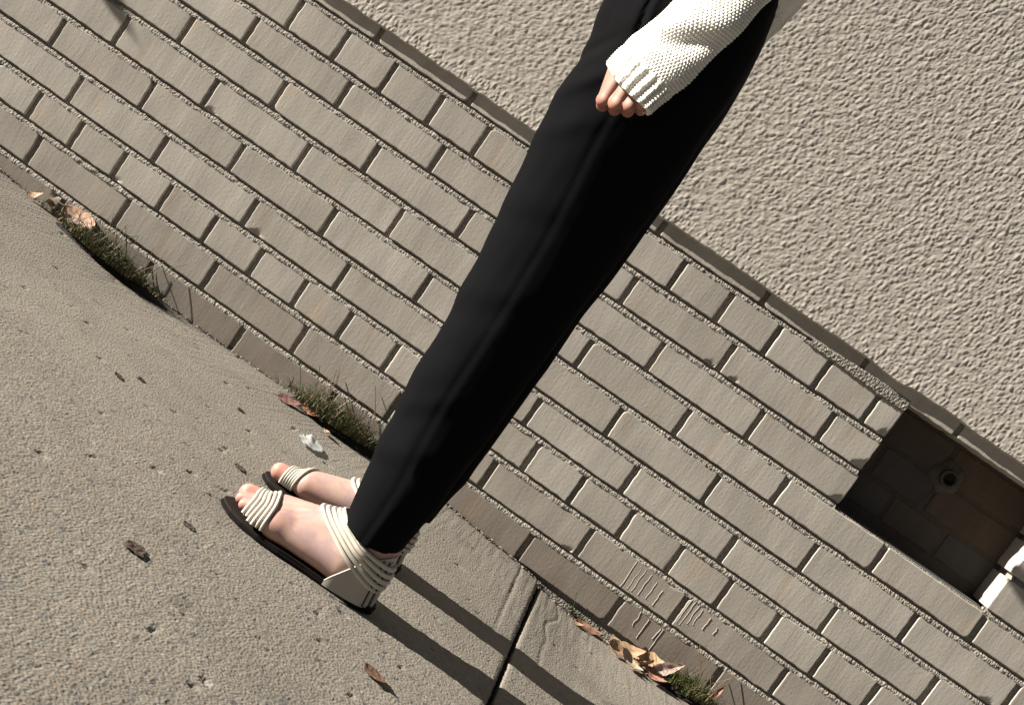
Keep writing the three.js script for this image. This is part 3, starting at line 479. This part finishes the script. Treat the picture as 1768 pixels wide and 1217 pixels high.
// sweater: body and sleeves in a coarse knit, ribbed ends
const wool = std(lin(0.72, 0.70, 0.645), { roughness: 0.95 });
const sweater = new THREE.Group(); sweater.name = 'sweater'; person.add(sweater);
function knitTube(name, rings, nu, nv, stitchH, opts) {   // rings: [cx, cy, cz, ax, az, tilt]; a round, s along; fine rows up to opts.fine
  const L = []; let acc = 0; for (let i = 0; i < rings.length; i++) { if (i) acc += Math.hypot(rings[i][0] - rings[i - 1][0], rings[i][1] - rings[i - 1][1], rings[i][2] - rings[i - 1][2]); L.push(acc); }
  const curve = (c) => smoothTableN(L.map((l, i) => [l, rings[i][c]]), 0.012);
  const [cx, cy, cz, ax, az, tl] = [0, 1, 2, 3, 4, 5].map(curve);
  const g = sheet(nu, nv, (i, j) => {
    const a = i / nu * Math.PI * 2, s = j < nv * 0.8 ? j / (nv * 0.8) * opts.fine : lerp(opts.fine, acc, (j - nv * 0.8) / (nv * 0.2)); let r = 1; const wRib = 1 - sstep(opts.rib * 0.9, opts.rib * 1.1, s);
    const row = s / stitchH, colN = opts.cols, ph = (Math.floor(row) % 2) * 0.5, stitch = Math.pow(Math.abs(Math.cos(Math.PI * (a / (Math.PI * 2) * colN + ph))), 0.8) * Math.pow(Math.abs(Math.sin(Math.PI * row)), 0.7);
    const ribs = Math.pow(0.5 + 0.5 * Math.cos(a * opts.ribs + 0.5 * noise2(s * 60, a * 3, 95)), 0.8);
    let h = (1 - wRib) * opts.amp * (stitch - 0.5) + wRib * (opts.ribAmp * (ribs - 0.5) + opts.amp * 0.35 * Math.sin(row * Math.PI * 2)) + opts.fold(a, s, acc);
    h += 0.0006 * noise2(a * 30, s * 300, 96);
    h -= 0.0035 * Math.max(0, 1 - s / 0.004) ** 2;
    const ca = Math.cos(a), sa = Math.sin(a), X = ca * (ax(s) + h), Z = sa * (az(s) + h), t = tl(s);
    const sh = opts.turn ? opts.turn(s) * X : 0; return [cx(s) + X * Math.cos(t), cy(s) + X * Math.sin(t) + (opts.wave ? opts.wave(a, s) : 0), cz(s) + Z + sh, a, s];
  }, true);
  // turn the lower end inwards
  const inner = sheet(nu, 3, (i, j) => { const a = i / nu * Math.PI * 2, s = j * 0.012, k = -0.004 - 0.001 * j, ca = Math.cos(a), sa = Math.sin(a), t = tl(0); const X = ca * (ax(s) + k), Z = sa * (az(s) + k); return [cx(s) + X * Math.cos(t), cy(s) + X * Math.sin(t) + (opts.wave ? opts.wave(a, 0) : 0) + 0.0005, cz(s) + Z + (opts.turn ? opts.turn(s) * X : 0), a, s]; }, true);
  return part(name, mergeGeometries([g, inner]), wool, sweater);
}
function smoothTableN(p, d) { const f = table(p); return (t) => (f(t - d) + 2 * f(t) + f(t + d)) / 4; }
{
  const R = [[0.7435, 0.7225, 0.892, 0.0425, 0.0205, -0.33], [0.747, 0.74, 0.892, 0.0432, 0.022, -0.31], [0.7535, 0.765, 0.894, 0.0438, 0.025, -0.24], [0.7615, 0.795, 0.896, 0.0442, 0.028, -0.1], [0.772, 0.84, 0.899, 0.0452, 0.030, 0.1], [0.779, 0.88, 0.90, 0.0460, 0.033, 0.15], [0.792, 0.95, 0.90, 0.05, 0.042, 0.1], [0.80, 1.02, 0.898, 0.055, 0.05, 0], [0.79, 1.12, 0.88, 0.06, 0.055, 0], [0.775, 1.22, 0.835, 0.066, 0.06, 0], [0.765, 1.275, 0.79, 0.064, 0.055, 0], [0.762, 1.312, 0.74, 0.04, 0.05, 0]];
  knitTube('sleeve', R, 480, 330, 0.0037, {
    turn: (s) => 0.5 * sstep(0.32, 0.2, s), fine: 0.24, rib: 0.036, cols: 60, amp: 0.0019, ribs: 20, ribAmp: 0.0042,
    fold: (a, s) => 0.003 * Math.exp(-(((s - 0.055) / 0.016) ** 2)) - 0.0075 * Math.exp(-(((s - 0.078 - 0.024 * Math.cos(a)) / 0.015) ** 2)) * Math.max(0, Math.sin(a + 0.25)) ** 2 + 0.005 * Math.exp(-(((s - 0.108 - 0.02 * Math.cos(a)) / 0.02) ** 2)) * Math.max(0, Math.sin(a + 0.3)) - 0.003 * Math.exp(-(((s - 0.15 - 0.03 * Math.cos(a)) / 0.014) ** 2)) * Math.max(0, Math.sin(a)) + 0.0022 * noise2(a * 1.3 + 5, s * 22, 97),
    wave: (a, s) => s < 0.05 ? 0.003 * Math.sin(a * 2 + 1) * (1 - s / 0.05) : 0,
  });
}
knitTube('sweater_body', [[0.742, 0.905, 0.67, 0.090, 0.162, -0.02], [0.742, 0.935, 0.67, 0.091, 0.167, -0.02], [0.746, 0.97, 0.67, 0.098, 0.175, -0.02], [0.750, 1.05, 0.67, 0.106, 0.17, 0], [0.755, 1.15, 0.67, 0.11, 0.175, 0], [0.758, 1.22, 0.67, 0.105, 0.17, 0], [0.762, 1.275, 0.67, 0.085, 0.14, 0], [0.755, 1.31, 0.67, 0.062, 0.09, 0], [0.748, 1.345, 0.67, 0.052, 0.056, 0]], 840, 110, 0.0037, { fine: 0.1, rib: 0.055, cols: 150, amp: 0.0018, ribs: 64, ribAmp: 0.0045, fold: (a, s) => 0.004 * noise2(a * 2, s * 8, 98), wave: (a, s) => s < 0.2 ? (-0.03 * Math.max(0, Math.sin(a + 0.55)) ** 1.5 + 0.02 * Math.max(0, -Math.cos(a))) * (1 - s / 0.2) : 0 });
// the right arm is raised before her, its sleeve and hand are above the picture and shade the wall at its right edge
{
  const A = [V3(0.765, 1.25, 0.56), V3(0.70, 1.14, 0.50), V3(0.635, 1.055, 0.44), V3(0.53, 1.045, 0.352), V3(0.425, 1.04, 0.265)], c = new THREE.CatmullRomCurve3(A), fr = c.computeFrenetFrames(80);
  part('sleeve', sheet(60, 80, (i, j) => { const a = i / 60 * Math.PI * 2, t = j / 80, P = c.getPointAt(t), r = lerp(0.066, 0.055, t) + 0.003 * noise2(a * 1.5, t * 9, 99) + (t > 0.9 ? 0.0015 * Math.cos(a * 20) - 0.008 * (t - 0.9) / 0.1 : 0); return [P.x + r * (fr.normals[j].x * Math.cos(a) + fr.binormals[j].x * Math.sin(a)), P.y + r * (fr.normals[j].y * Math.cos(a) + fr.binormals[j].y * Math.sin(a)), P.z + r * (fr.normals[j].z * Math.cos(a) + fr.binormals[j].z * Math.sin(a)), a, t]; }, true), wool, sweater);
}

// sandals
const strapMat = std(lin(0.56, 0.52, 0.44), { roughness: 0.55 });
const cupMat = std(lin(0.42, 0.385, 0.33), { roughness: 0.5 });
const soleMat = new THREE.MeshPhysicalMaterial({ color: lin(0.008, 0.007, 0.0065), roughness: 0.85, specularIntensity: 0.15 }), bedMat = new THREE.MeshPhysicalMaterial({ color: lin(0.02, 0.015, 0.013), roughness: 0.85, specularIntensity: 0.2 });
const half = { in: table([[-0.006, 0.012], [0.002, 0.022], [0.02, 0.031], [0.05, 0.0305], [0.09, 0.028], [0.13, 0.035], [0.165, 0.043], [0.195, 0.0415], [0.215, 0.034], [0.228, 0.019], [0.231, 0.010]]), out: table([[-0.006, 0.012], [0.002, 0.022], [0.02, 0.031], [0.05, 0.031], [0.09, 0.034], [0.13, 0.0395], [0.16, 0.0405], [0.19, 0.034], [0.21, 0.024], [0.225, 0.008], [0.231, -0.002]]) };
function castFoot(ou, ov, ow, du, dv, dw, off) { let t = 0.16; for (let k = 0; k < 80; k++) { const d = footSdf(ou + du * t, ov + dv * t, ow + dw * t) - off; if (d < 0.0001) break; t -= d * 0.8; if (t < 0) { t = 0; break; } } return [ou + du * t, ov + dv * t, ow + dw * t]; }
function makeSandal(f) {
  const s = new THREE.Group(); s.name = f.s > 0 ? 'sandal' : 'sandal_001'; person.add(s);
  const outline = []; const us = []; for (let i = 0; i <= 44; i++) us.push(lerp(-0.006, 0.231, i / 44));
  for (const u of us) outline.push([u, half.in(u)]); for (const u of [...us].reverse()) outline.push([u, -half.out(u)]);
  const layer = (y0, y1, grow, name, mat) => { const sh = new THREE.Shape(outline.map(([u, w]) => new THREE.Vector2(u, w))); const g = new THREE.ExtrudeGeometry(sh, { depth: y1 - y0 - 0.002, bevelEnabled: true, bevelThickness: 0.001, bevelSize: 0.001 + grow, bevelSegments: 2 }); const p = g.attributes.position; for (let i = 0; i < p.count; i++) { const v = fw(f, p.getX(i), 0, p.getY(i)); p.setXYZ(i, v.x, y0 + 0.001 + p.getZ(i) - 0.0, v.z); } if (f.s > 0) { /* keep winding */ } g.computeVertexNormals(); return part(name, g, mat, s); };
  const gy = groundY(f.hx - 0.1, f.cz);
  layer(gy + 0.001, 0.0062, 0.001, 'sole', soleMat); layer(0.0063, 0.0102, -0.0008, 'footbed', bedMat);
  // cords across the toes
  for (let k = 0; k < 6; k++) {
    const ps = [];
    for (let q = 0; q <= 26; q++) { const a = lerp(-0.16, Math.PI + 0.16, q / 26), w = Math.cos(a), vv = Math.sin(a), tl = (1 - w) * 0.5, uu = lerp(0.201 - 0.0036 * k, 0.194 - 0.0064 * k, tl); const c = castFoot(uu, 0.011, 0, 0, vv, w, 0.0026); c[1] = Math.max(c[1], -0.003); ps.push(c); }
    for (let n = 0; n < 5; n++) for (let q = 1; q < 26; q++) { const l = ps[q - 1], r = ps[q + 1]; ps[q] = ps[q].map((v, c) => Math.max(c === 1 ? v * 0.98 : -9, v * 0.5 + (l[c] + r[c]) * 0.25)); }
    const pts = ps.map((c) => fw(f, c[0], c[1] + 0.0006, c[2]));
    part('toe_strap', tube(pts, 0.0026, 8, false, 60), strapMat, s);
  }
  // cords round the ankle
  for (let k = 0; k < 5; k++) {
    const F = [0.098 - 0.0023 * k, 0.058 + 0.0052 * k], B = [-0.002, 0.018 + 0.0088 * k], M = [(F[0] + B[0]) / 2, (F[1] + B[1]) / 2], D = [F[0] - M[0], F[1] - M[1]], dl = Math.hypot(D[0], D[1]); D[0] /= dl; D[1] /= dl; const pts = [];
    for (let q = 0; q < 30; q++) { const a = q / 30 * Math.PI * 2, sag = 0.004 * Math.abs(Math.sin(a)); const c = castFoot(M[0], M[1], 0, D[0] * Math.cos(a), D[1] * Math.cos(a), Math.sin(a), 0.0026); pts.push(fw(f, c[0], c[1] - sag * 0, c[2])); }
    part('ankle_strap', tube(pts, 0.0031, 8, true, 90), strapMat, s);
  }
  // heel cup
  const A = 122 * Math.PI / 180, wallAt = (a, v, off) => { const c = castFoot(0.034, 0.026, 0, -Math.cos(a), 0, Math.sin(a), off); return fw(f, c[0] + 0.13 * Math.max(0, v), v, c[2] * (1 + 0.4 * v)); };
  const cup = (off) => (i, j) => { const a = lerp(-A, A, i / 60), top = 0.067 * Math.pow(Math.max(0, 1 - Math.pow(Math.abs(a) / A, 2.3)), 0.9) + 0.002, v = lerp(-0.004, top, j / 16), q = wallAt(a, v, off); return [q.x, q.y, q.z, i / 60, j / 16]; };
  const og = sheet(60, 16, cup(0.0046)), ig = sheet(60, 16, cup(0.0016)); part('heel_cup', mergeGeometries([og, ig]), cupMat, s);
  const rim = []; for (let i = 0; i <= 60; i++) { const c = cup(0.0034)(i, 16); rim.push(V3(c[0], c[1], c[2])); } part('rim', tube(rim, 0.0014, 6, false, 90), strapMat, s);
  // zip up the back
  for (const [a0, r, m] of [[-0.62, 0.0016, cupMat], [-0.3, 0.0016, cupMat], [-0.46, 0.0011, soleMat], [-0.74, 0.0009, soleMat], [0.62, 0.0016, cupMat], [0.3, 0.0016, cupMat], [0.46, 0.0011, soleMat]]) { const pts = []; for (let j = 0; j <= 8; j++) { pts.push(wallAt(a0, lerp(-0.002, 0.064, j / 8), 0.005)); } part('zip', tube(pts, r, 6, false, 16), m, s); }
  return s;
}
const sandals = feet.map(makeSandal);
// ---------------------------------------------------------------- leaves, weeds and litter at the foot of the wall
function leafGeo(L, W, seedN, curl = 0.5, fold = 0.3, lobes = 0, tip = 0.25) {
  const f = (off) => (i, j) => {
    const t = i / 18, q = j / 8 * 2 - 1; let wd = Math.pow(Math.sin(Math.PI * Math.pow(t, 0.8)), 0.75) * W / 2 * (1 - tip * t); wd *= 1 + lobes * 0.3 * Math.sin(t * 19 + seedN) + 0.12 * noise2(t * 9, q > 0 ? 1 : 5, seedN);
    const x = (t - 0.5) * L, y = q * wd; let z = curl * L * 0.5 * (t - 0.45) * (t - 0.45) * 2 + fold * Math.abs(y) * 1.1 + 0.06 * W * noise2(t * 5, q * 2.5, seedN + 1) + 0.012 * W * Math.cos(t * 46 + Math.abs(q) * 5) - curl * y * y / W * 0.8;
    return [x, z + off, y, t, q];
  };
  const a = sheet(18, 8, f(0.0003)), b = sheet(18, 8, f(-0.0002));
  const stem = tube([0, 1, 2, 3].map((k) => V3(-L / 2 - k * L * 0.07 + 0.002, 0.0003 + curl * L * 0.2 + k * 0.0005, 0.002 * Math.sin(k))), Math.max(0.0005, L * 0.008), 5, false, 8);
  return mergeGeometries([a, b, stem]);
}
const leafMap = dataTexture(256, (i, j) => { const m = 0.85 + 0.15 * noise2(i / 18, j / 18, 101) + 0.1 * noise2(i / 6, j / 6, 102); return [m, m * (0.97 + 0.05 * noise2(i / 30, j / 30, 103)), m * 0.95]; });
function leaf(x, z, L, W, rot, tilt, rgb, label, o = {}) {
  const m = new THREE.Mesh(leafGeo(L, W, Math.floor(x * 991 + z * 313), o.curl ?? 0.5, o.fold ?? 0.3, o.lobes ?? 0, o.tip ?? 0.3), std(lin(...rgb.map((v) => v * 0.72)), { map: leafMap, roughness: 0.7, side: THREE.DoubleSide }));
  m.castShadow = m.receiveShadow = true; m.name = numbered('dead_leaf'); m.rotation.order = 'YXZ'; m.rotation.set(tilt[0], rot, tilt[1]); m.position.set(x, groundY(x, z) + (o.up ?? 0.004), z); scene.add(m); tag(m, label, 'leaf', o.group); return m;
}
const PINK = [0.33, 0.17, 0.14], TAN = [0.52, 0.36, 0.22], CREAM = [0.62, 0.50, 0.36], RUST = [0.36, 0.17, 0.085], DARK = [0.07, 0.055, 0.04], MUD = [0.14, 0.085, 0.05];
// by the middle weed tuft
leaf(0.448, 0.10, 0.052, 0.034, 0.5, [0.25, 0.12], PINK, 'pinkish brown pointed leaf at the left end of the middle weed tuft', { curl: 0.2, fold: 0.15, up: 0.006 });
leaf(0.492, 0.085, 0.06, 0.016, -0.55, [0.6, 0.1], RUST, 'narrow rust brown curled leaf between the pinkish leaf and the middle weed tuft', { curl: 0.5, up: 0.008 });
leaf(0.47, 0.03, 0.026, 0.018, 0.2, [0.6, 0.3], CREAM, 'small cream leaf leaning on the wall above the pinkish leaf', { up: 0.012 });
leaf(0.497, 0.022, 0.03, 0.018, 1.2, [0.5, -0.3], TAN, 'small tan leaf standing at the back of the middle weed tuft', { up: 0.016 });
leaf(0.548, 0.13, 0.03, 0.012, -0.9, [0.4, 0.2], TAN, 'curled tan leaf strip beside the translucent white scrap', { up: 0.006 });
// the left tuft
leaf(-0.125, 0.02, 0.085, 0.05, -0.12, [0.95, 0.05], [0.58, 0.37, 0.25], 'large ribbed peach coloured leaf propped on the wall over the left weed tuft', { curl: 0.45, fold: -0.15, up: 0.03, tip: 0.1 });
leaf(-0.118, 0.055, 0.036, 0.022, 0.1, [0.5, 0.0], [0.7, 0.58, 0.48], 'small pale leaf lying on the left weed tuft under the peach coloured leaf', { curl: 0.5, up: 0.026 });
leaf(-0.225, 0.03, 0.032, 0.024, 0.6, [0.4, 0.5], [0.58, 0.40, 0.26], 'curled pale orange leaf at the far left end of the left weed tuft', { curl: 0.9, up: 0.010 });
leaf(-0.196, 0.018, 0.05, 0.02, -1.0, [0.6, 0.3], TAN, 'folded tan leaf on edge between the pale orange leaf and the left weed tuft', { curl: 0.6, fold: 0.7, up: 0.012 });
leaf(-0.07, 0.03, 0.03, 0.016, 0.9, [0.6, 0.2], RUST, 'small rust brown leaf in the right half of the left weed tuft', { up: 0.02 });
leaf(-0.073, 0.055, 0.012, 0.008, 0.3, [0.4, 0.2], CREAM, 'tiny cream leaf flake in the middle of the left weed tuft', { up: 0.022 });
// right pile
leaf(1.158, 0.035, 0.062, 0.026, 0.28, [0.55, 0.05], [0.42, 0.24, 0.16], 'pinkish tan rolled leaf on the pavement left of the leaf pile', { curl: 0.3, fold: -0.2, up: 0.008 });
leaf(1.137, 0.05, 0.022, 0.012, 0.2, [0.3, 0.2], TAN, 'tiny tan leaf under the tip of the pinkish rolled leaf', { up: 0.004 });
leaf(1.236, 0.055, 0.075, 0.044, 0.5, [0.5, 0.3], TAN, 'broad tan curled leaf at the left of the leaf pile', { curl: 0.8, fold: 0.5, up: 0.012 });
leaf(1.222, 0.032, 0.045, 0.018, -0.4, [0.7, 0.1], [0.45, 0.33, 0.21], 'olive tan leaf along the wall at the top of the leaf pile', { curl: 0.4, up: 0.014 });
leaf(1.25, 0.088, 0.055, 0.028, -0.3, [0.4, -0.3], CREAM, 'cream leaf with a pale belly at the front of the leaf pile', { curl: 0.7, fold: 0.4, up: 0.01 });
leaf(1.276, 0.07, 0.078, 0.036, -1.1, [0.3, 0.4], [0.5, 0.31, 0.18], 'long orange brown leaf lying across the middle of the leaf pile', { curl: 0.6, fold: 0.5, up: 0.014 });
leaf(1.288, 0.028, 0.06, 0.046, 0.2, [0.8, 0.1], [0.62, 0.43, 0.25], 'crinkled golden leaf at the back of the leaf pile', { curl: 0.9, fold: 0.3, lobes: 0.5, up: 0.018 });
leaf(1.318, 0.058, 0.075, 0.028, 0.95, [0.5, 0.75], [0.56, 0.42, 0.37], 'upright pale pink leaf at the right of the leaf pile', { curl: 0.3, fold: 0.6, up: 0.028 });
leaf(1.304, 0.092, 0.05, 0.032, -0.5, [0.3, 0.0], [0.42, 0.22, 0.15], 'reddish brown leaf at the lower right of the leaf pile', { curl: 0.8, fold: 0.5, up: 0.01 });
leaf(1.262, 0.105, 0.03, 0.014, -1.2, [0.3, 0.2], TAN, 'narrow tan leaf pointing away from the wall below the leaf pile', { curl: 0.5, up: 0.006 });
leaf(1.345, 0.03, 0.036, 0.03, 0.8, [0.9, 0.3], [0.2, 0.1, 0.05], 'dark brown curled leaf between the pale pink leaf and the right weed tuft', { curl: 0.9, fold: 0.4, up: 0.02 });
leaf(1.44, 0.05, 0.075, 0.03, -0.25, [0.5, 0.1], [0.5, 0.3, 0.2], 'tan oak leaf lying right of the right weed tuft', { curl: 0.5, fold: 0.4, lobes: 1, up: 0.012 });
leaf(1.425, 0.022, 0.055, 0.012, 1.45, [0.3, 0.9], [0.55, 0.26, 0.17], 'thin reddish leaf standing upright on the wall beside the rightmost weed tuft', { curl: 0.2, fold: 0.7, up: 0.03 });
// single leaves on the open pavement
leaf(0.898, 0.981, 0.040, 0.022, -0.55, [0.12, 0.05], [0.15, 0.085, 0.05], 'brown dead leaf lying alone on the pavement below the leg shadows', { curl: 0.25, fold: 0.1, up: 0.003 });
const bits = [[0.612, 1.098, 0.032, 0.015, 'dark brown leaf scrap on the pavement, largest of the dark scraps'], [0.321, 0.607, 0.022, 0.008, 'thin black leaf scrap, left one of a close pair on the pavement'], [0.334, 0.552, 0.016, 0.008, 'thin black leaf scrap, right one of a close pair on the pavement'], [0.44, 0.347, 0.012, 0.008, 'tiny dark scrap between the middle weed tuft and the pair of black scraps'], [0.555, 0.625, 0.024, 0.010, 'grey brown scrap lying just left of the far sandal toe'], [0.612, 0.945, 0.020, 0.009, 'small grey scrap on the pavement left of the near sandal sole']];
bits.forEach(([x, z, L, W, label], i) => leaf(x, z, L, W * 1.9, i === 4 ? -0.7 : -0.6 + 0.3 * noise2(i * 1.7, 2, 5), [0.01, 0.01], i === 0 ? [0.1, 0.07, 0.05] : i > 3 ? [0.11, 0.09, 0.075] : DARK, label, { curl: 0.06, fold: 0.05, up: 0.0012 }));
// translucent scrap
{
  const g = sheet(16, 12, (i, j) => { const a = i / 16 - 0.5, b = j / 12 - 0.5, r = 1 - 0.25 * Math.abs(a) * 2 * Math.abs(b) * 2; const x = a * 0.05 * r * (1 + 0.25 * b), z = b * 0.072 * r * (1 - 0.3 * Math.abs(a)); return [x, 0.005 + 0.005 * Math.exp(-((a / 0.12) ** 2)) * (0.5 - b) + 0.002 * noise2(a * 4, b * 4, 111) + 0.0004 * Math.cos(a * 70 + b * 12), z, a, b]; });
  const m = new THREE.Mesh(g, new THREE.MeshPhysicalMaterial({ color: lin(0.5, 0.52, 0.52), roughness: 0.7, transmission: 0.5, thickness: 0, side: THREE.DoubleSide })); m.name = 'plastic_scrap'; m.position.set(0.556, groundY(0.556, 0.27) + 0.001, 0.265); m.rotation.y = 0.35; m.castShadow = true; scene.add(m); tag(m, 'crumpled translucent white scrap on the pavement below the middle weed tuft', 'litter');
}
// weeds
const bladeMats = [[0.07, 0.10, 0.02], [0.04, 0.06, 0.014], [0.15, 0.12, 0.045], [0.16, 0.10, 0.05], [0.022, 0.02, 0.011]].map((c) => std(lin(...c), { side: THREE.DoubleSide, roughness: 0.6 }));
function toPlain(g) { g.deleteAttribute('uv'); return g; }
function tuft(name, label, cx, cz, len, dep, hgt, nb, sd, shadeTail, greens) {
  const t = thing(name, label, 'weeds', [cx, groundY(cx, cz), cz]); const r = rng(sd), by = bladeMats.map(() => []);
  const g0 = groundY(cx, cz), hh = (q) => Math.max(0, 1 - (Math.abs(q) * 2) ** 2.2);
  // mound of soil; its dark drawn-out end imitates the shadow trailing from the tuft
  part('soil', sheet(60, 22, (i, j) => { const q = i / 60 - 0.5, b = j / 22, x = q * (len + shadeTail) + shadeTail / 2, z = (b - 0.5) * dep * 0.72 * (0.35 + 0.65 * hh(q)) - dep * 0.08; const e = Math.sin(Math.PI * b) * hh(q); return [x, groundY(cx + x, cz + z) - g0 - 0.004 + hgt * 0.42 * Math.pow(Math.max(0, e), 0.6) * (x > len * 0.5 ? 0.5 : 1) + 0.003 * noise2(x * 120, z * 120, sd) * Math.min(1, e * 3), z]; }), std(lin(0.013, 0.0105, 0.007)), t);
  for (let k = 0; k < nb; k++) {
    const q = (r() + r() + r()) / 3 - 0.5, q2 = q * 1.5, x = q2 * len * 0.95, z = (r() - 0.5) * dep * 0.8 * (0.35 + 0.65 * hh(clamp(q2, -0.5, 0.5))); const hk = (0.25 + 0.75 * r() * r()) * hgt * (0.5 + 0.6 * hh(clamp(q2, -0.5, 0.5)));
    const an = r() * 6.283, lean = 0.3 + 1.5 * r(), wv = 0.0005 + 0.0009 * r(), dx = Math.cos(an) * lean, dz = Math.sin(an) * lean * 0.7 + 0.2, y0 = groundY(cx + x, cz + z) - g0 + 0.002 + hgt * 0.2;
    const nxv = -Math.sin(an) * wv, nzv = Math.cos(an) * wv, pos = [], idx = []; let px = x, py = y0, pz = z;
    for (let s = 0; s <= 4; s++) { const w = 1 - (s / 4) ** 1.5 * 0.95; pos.push(px - nxv * w, py, Math.max(pz - nzv * w, 0.003 - cz), px + nxv * w, py + 0.0003, Math.max(pz + nzv * w, 0.003 - cz)); const st = hk / 4; px += dx * st * (0.3 + s * 0.35); pz += dz * st * (0.3 + s * 0.35); py += st * (1 - 0.16 * s * lean); if (s < 4) { const a = s * 2; idx.push(a, a + 1, a + 3, a, a + 3, a + 2); } }
    const pick = r() < greens ? (r() < 0.55 ? 0 : 1) : r() < 0.35 ? 2 : r() < 0.6 ? 3 : 4;
    by[pick].push(geoFrom(pos, idx));
  }
  for (let k = 0; k < Math.round(nb / 70); k++) { const x = (r() - 0.5) * len * 0.9, z = (r() - 0.7) * dep * 0.4, a = r() * 6.28, l = hgt * (0.9 + 0.9 * r()), q = 0.35 + 0.4 * r(); const pts = [0, 1, 2, 3].map((n) => V3(x + Math.cos(a) * l * q * (n / 3) ** 1.5, groundY(cx + x, cz + z) - g0 + l * n / 3, Math.max(z + Math.sin(a) * l * q * 0.5 * (n / 3) ** 1.5, 0.004 - cz))); by[r() < 0.4 ? 1 : 3].push(toPlain(tube(pts, 0.0006, 4, false, 6))); }
  by.forEach((l, i) => { if (l.length) part(i < 2 ? 'grass_blades' : 'dry_blades', mergeGeometries(l), bladeMats[i], t, 'stuff'); });
  return t;
}
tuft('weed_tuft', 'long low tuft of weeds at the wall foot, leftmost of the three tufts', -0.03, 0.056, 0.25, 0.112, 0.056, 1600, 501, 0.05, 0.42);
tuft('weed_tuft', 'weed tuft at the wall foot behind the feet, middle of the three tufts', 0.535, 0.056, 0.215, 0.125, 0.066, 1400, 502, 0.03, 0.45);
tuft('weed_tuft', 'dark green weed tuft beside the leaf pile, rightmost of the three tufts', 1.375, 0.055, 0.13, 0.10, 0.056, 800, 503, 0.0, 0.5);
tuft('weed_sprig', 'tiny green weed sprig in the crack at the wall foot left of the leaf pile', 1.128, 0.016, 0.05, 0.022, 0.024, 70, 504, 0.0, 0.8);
// grit and earth in the crack along the wall foot
{
  const r = rng(909), parts = [], cols = [[0.1, 0.08, 0.06], [0.3, 0.27, 0.22], [0.05, 0.04, 0.03]], lists = [[], [], []];
  for (let k = 0; k < 2200; k++) { const x = k < 1300 ? lerp(-0.45, 1.75, r()) : lerp(1.03, 1.24, r()), z = 0.002 + (k < 1300 ? 0.02 : 0.03) * r() * r() + (x > 0.1 && x < 0.5 ? 0.0 : 0.004), s = 0.0012 + 0.0026 * r() * r(); const g = new THREE.IcosahedronGeometry(s, 0); g.scale(1, 0.7, 1.2); g.rotateY(r() * 6); g.translate(x, groundY(x, z) + s * 0.3, z); lists[Math.floor(r() * 3)].push(g); }
  const t = new THREE.Group(); t.name = 'gravel'; scene.add(t); t.userData.kind = 'stuff'; t.userData.label = 'fine grit and crumbs of earth along the foot of the wall'; t.userData.category = 'grit';
  lists.forEach((l, i) => part('grit', mergeGeometries(l), std(lin(...cols[i])), t, 'stuff'));
}

// ---------------------------------------------------------------- sapling to the left, outside the picture; its shadow reaches the wall
const bark = std(lin(0.11, 0.09, 0.07)), leafGreen = std(lin(0.05, 0.085, 0.025), { side: THREE.DoubleSide, roughness: 0.6 });
{
  const t = thing('sapling', 'thin leafy sapling growing by the wall to the left of the picture', 'sapling', [-2.0, 0, 0.3]); const w = (x, y, z) => V3(x + 2.0, y, z - 0.3);
  const sp = (wx, wy, d) => V3(wx, wy, 0).addScaledVector(toSun, d).add(V3(2.0, 0, -0.3));
  part('stem', tube([w(-2.5, 0, 0.3), w(-2.45, 0.6, 0.28), sp(-0.95, 0.66, 1.4), sp(-0.6, 0.62, 1.25), sp(-0.37, 0.475, 1.17)], 0.0035, 6, false, 30), bark, t);
  const L = [], face = new THREE.Quaternion().setFromUnitVectors(V3(0, 1, 0), toSun);
  for (const [wx, wy, d, len, wid, rz] of [[-0.372, 0.452, 1.15, 0.046, 0.032, 1.45], [-0.35, 0.452, 1.17, 0.03, 0.02, 0.9], [-0.392, 0.475, 1.16, 0.05, 0.034, 0.7], [-0.47, 0.62, 1.2, 0.05, 0.03, 1.2], [-0.75, 0.62, 1.3, 0.05, 0.03, 0.3], [-0.9, 0.6, 1.4, 0.06, 0.035, 0.9]]) { const g = leafGeo(len, wid, Math.floor(wx * 100), 0.15, 0.1); g.rotateY(rz); g.applyQuaternion(face); const c = V3(wx, wy, 0).addScaledVector(toSun, d); g.translate(c.x + 2.0, c.y, c.z - 0.3); L.push(g); }
  L.forEach((g) => part('leaf', g, leafGreen, t));
}
scene.traverse((o) => { if (o.isMesh) { o.castShadow = true; o.receiveShadow = true; } });
renderer.render(scene, camera);
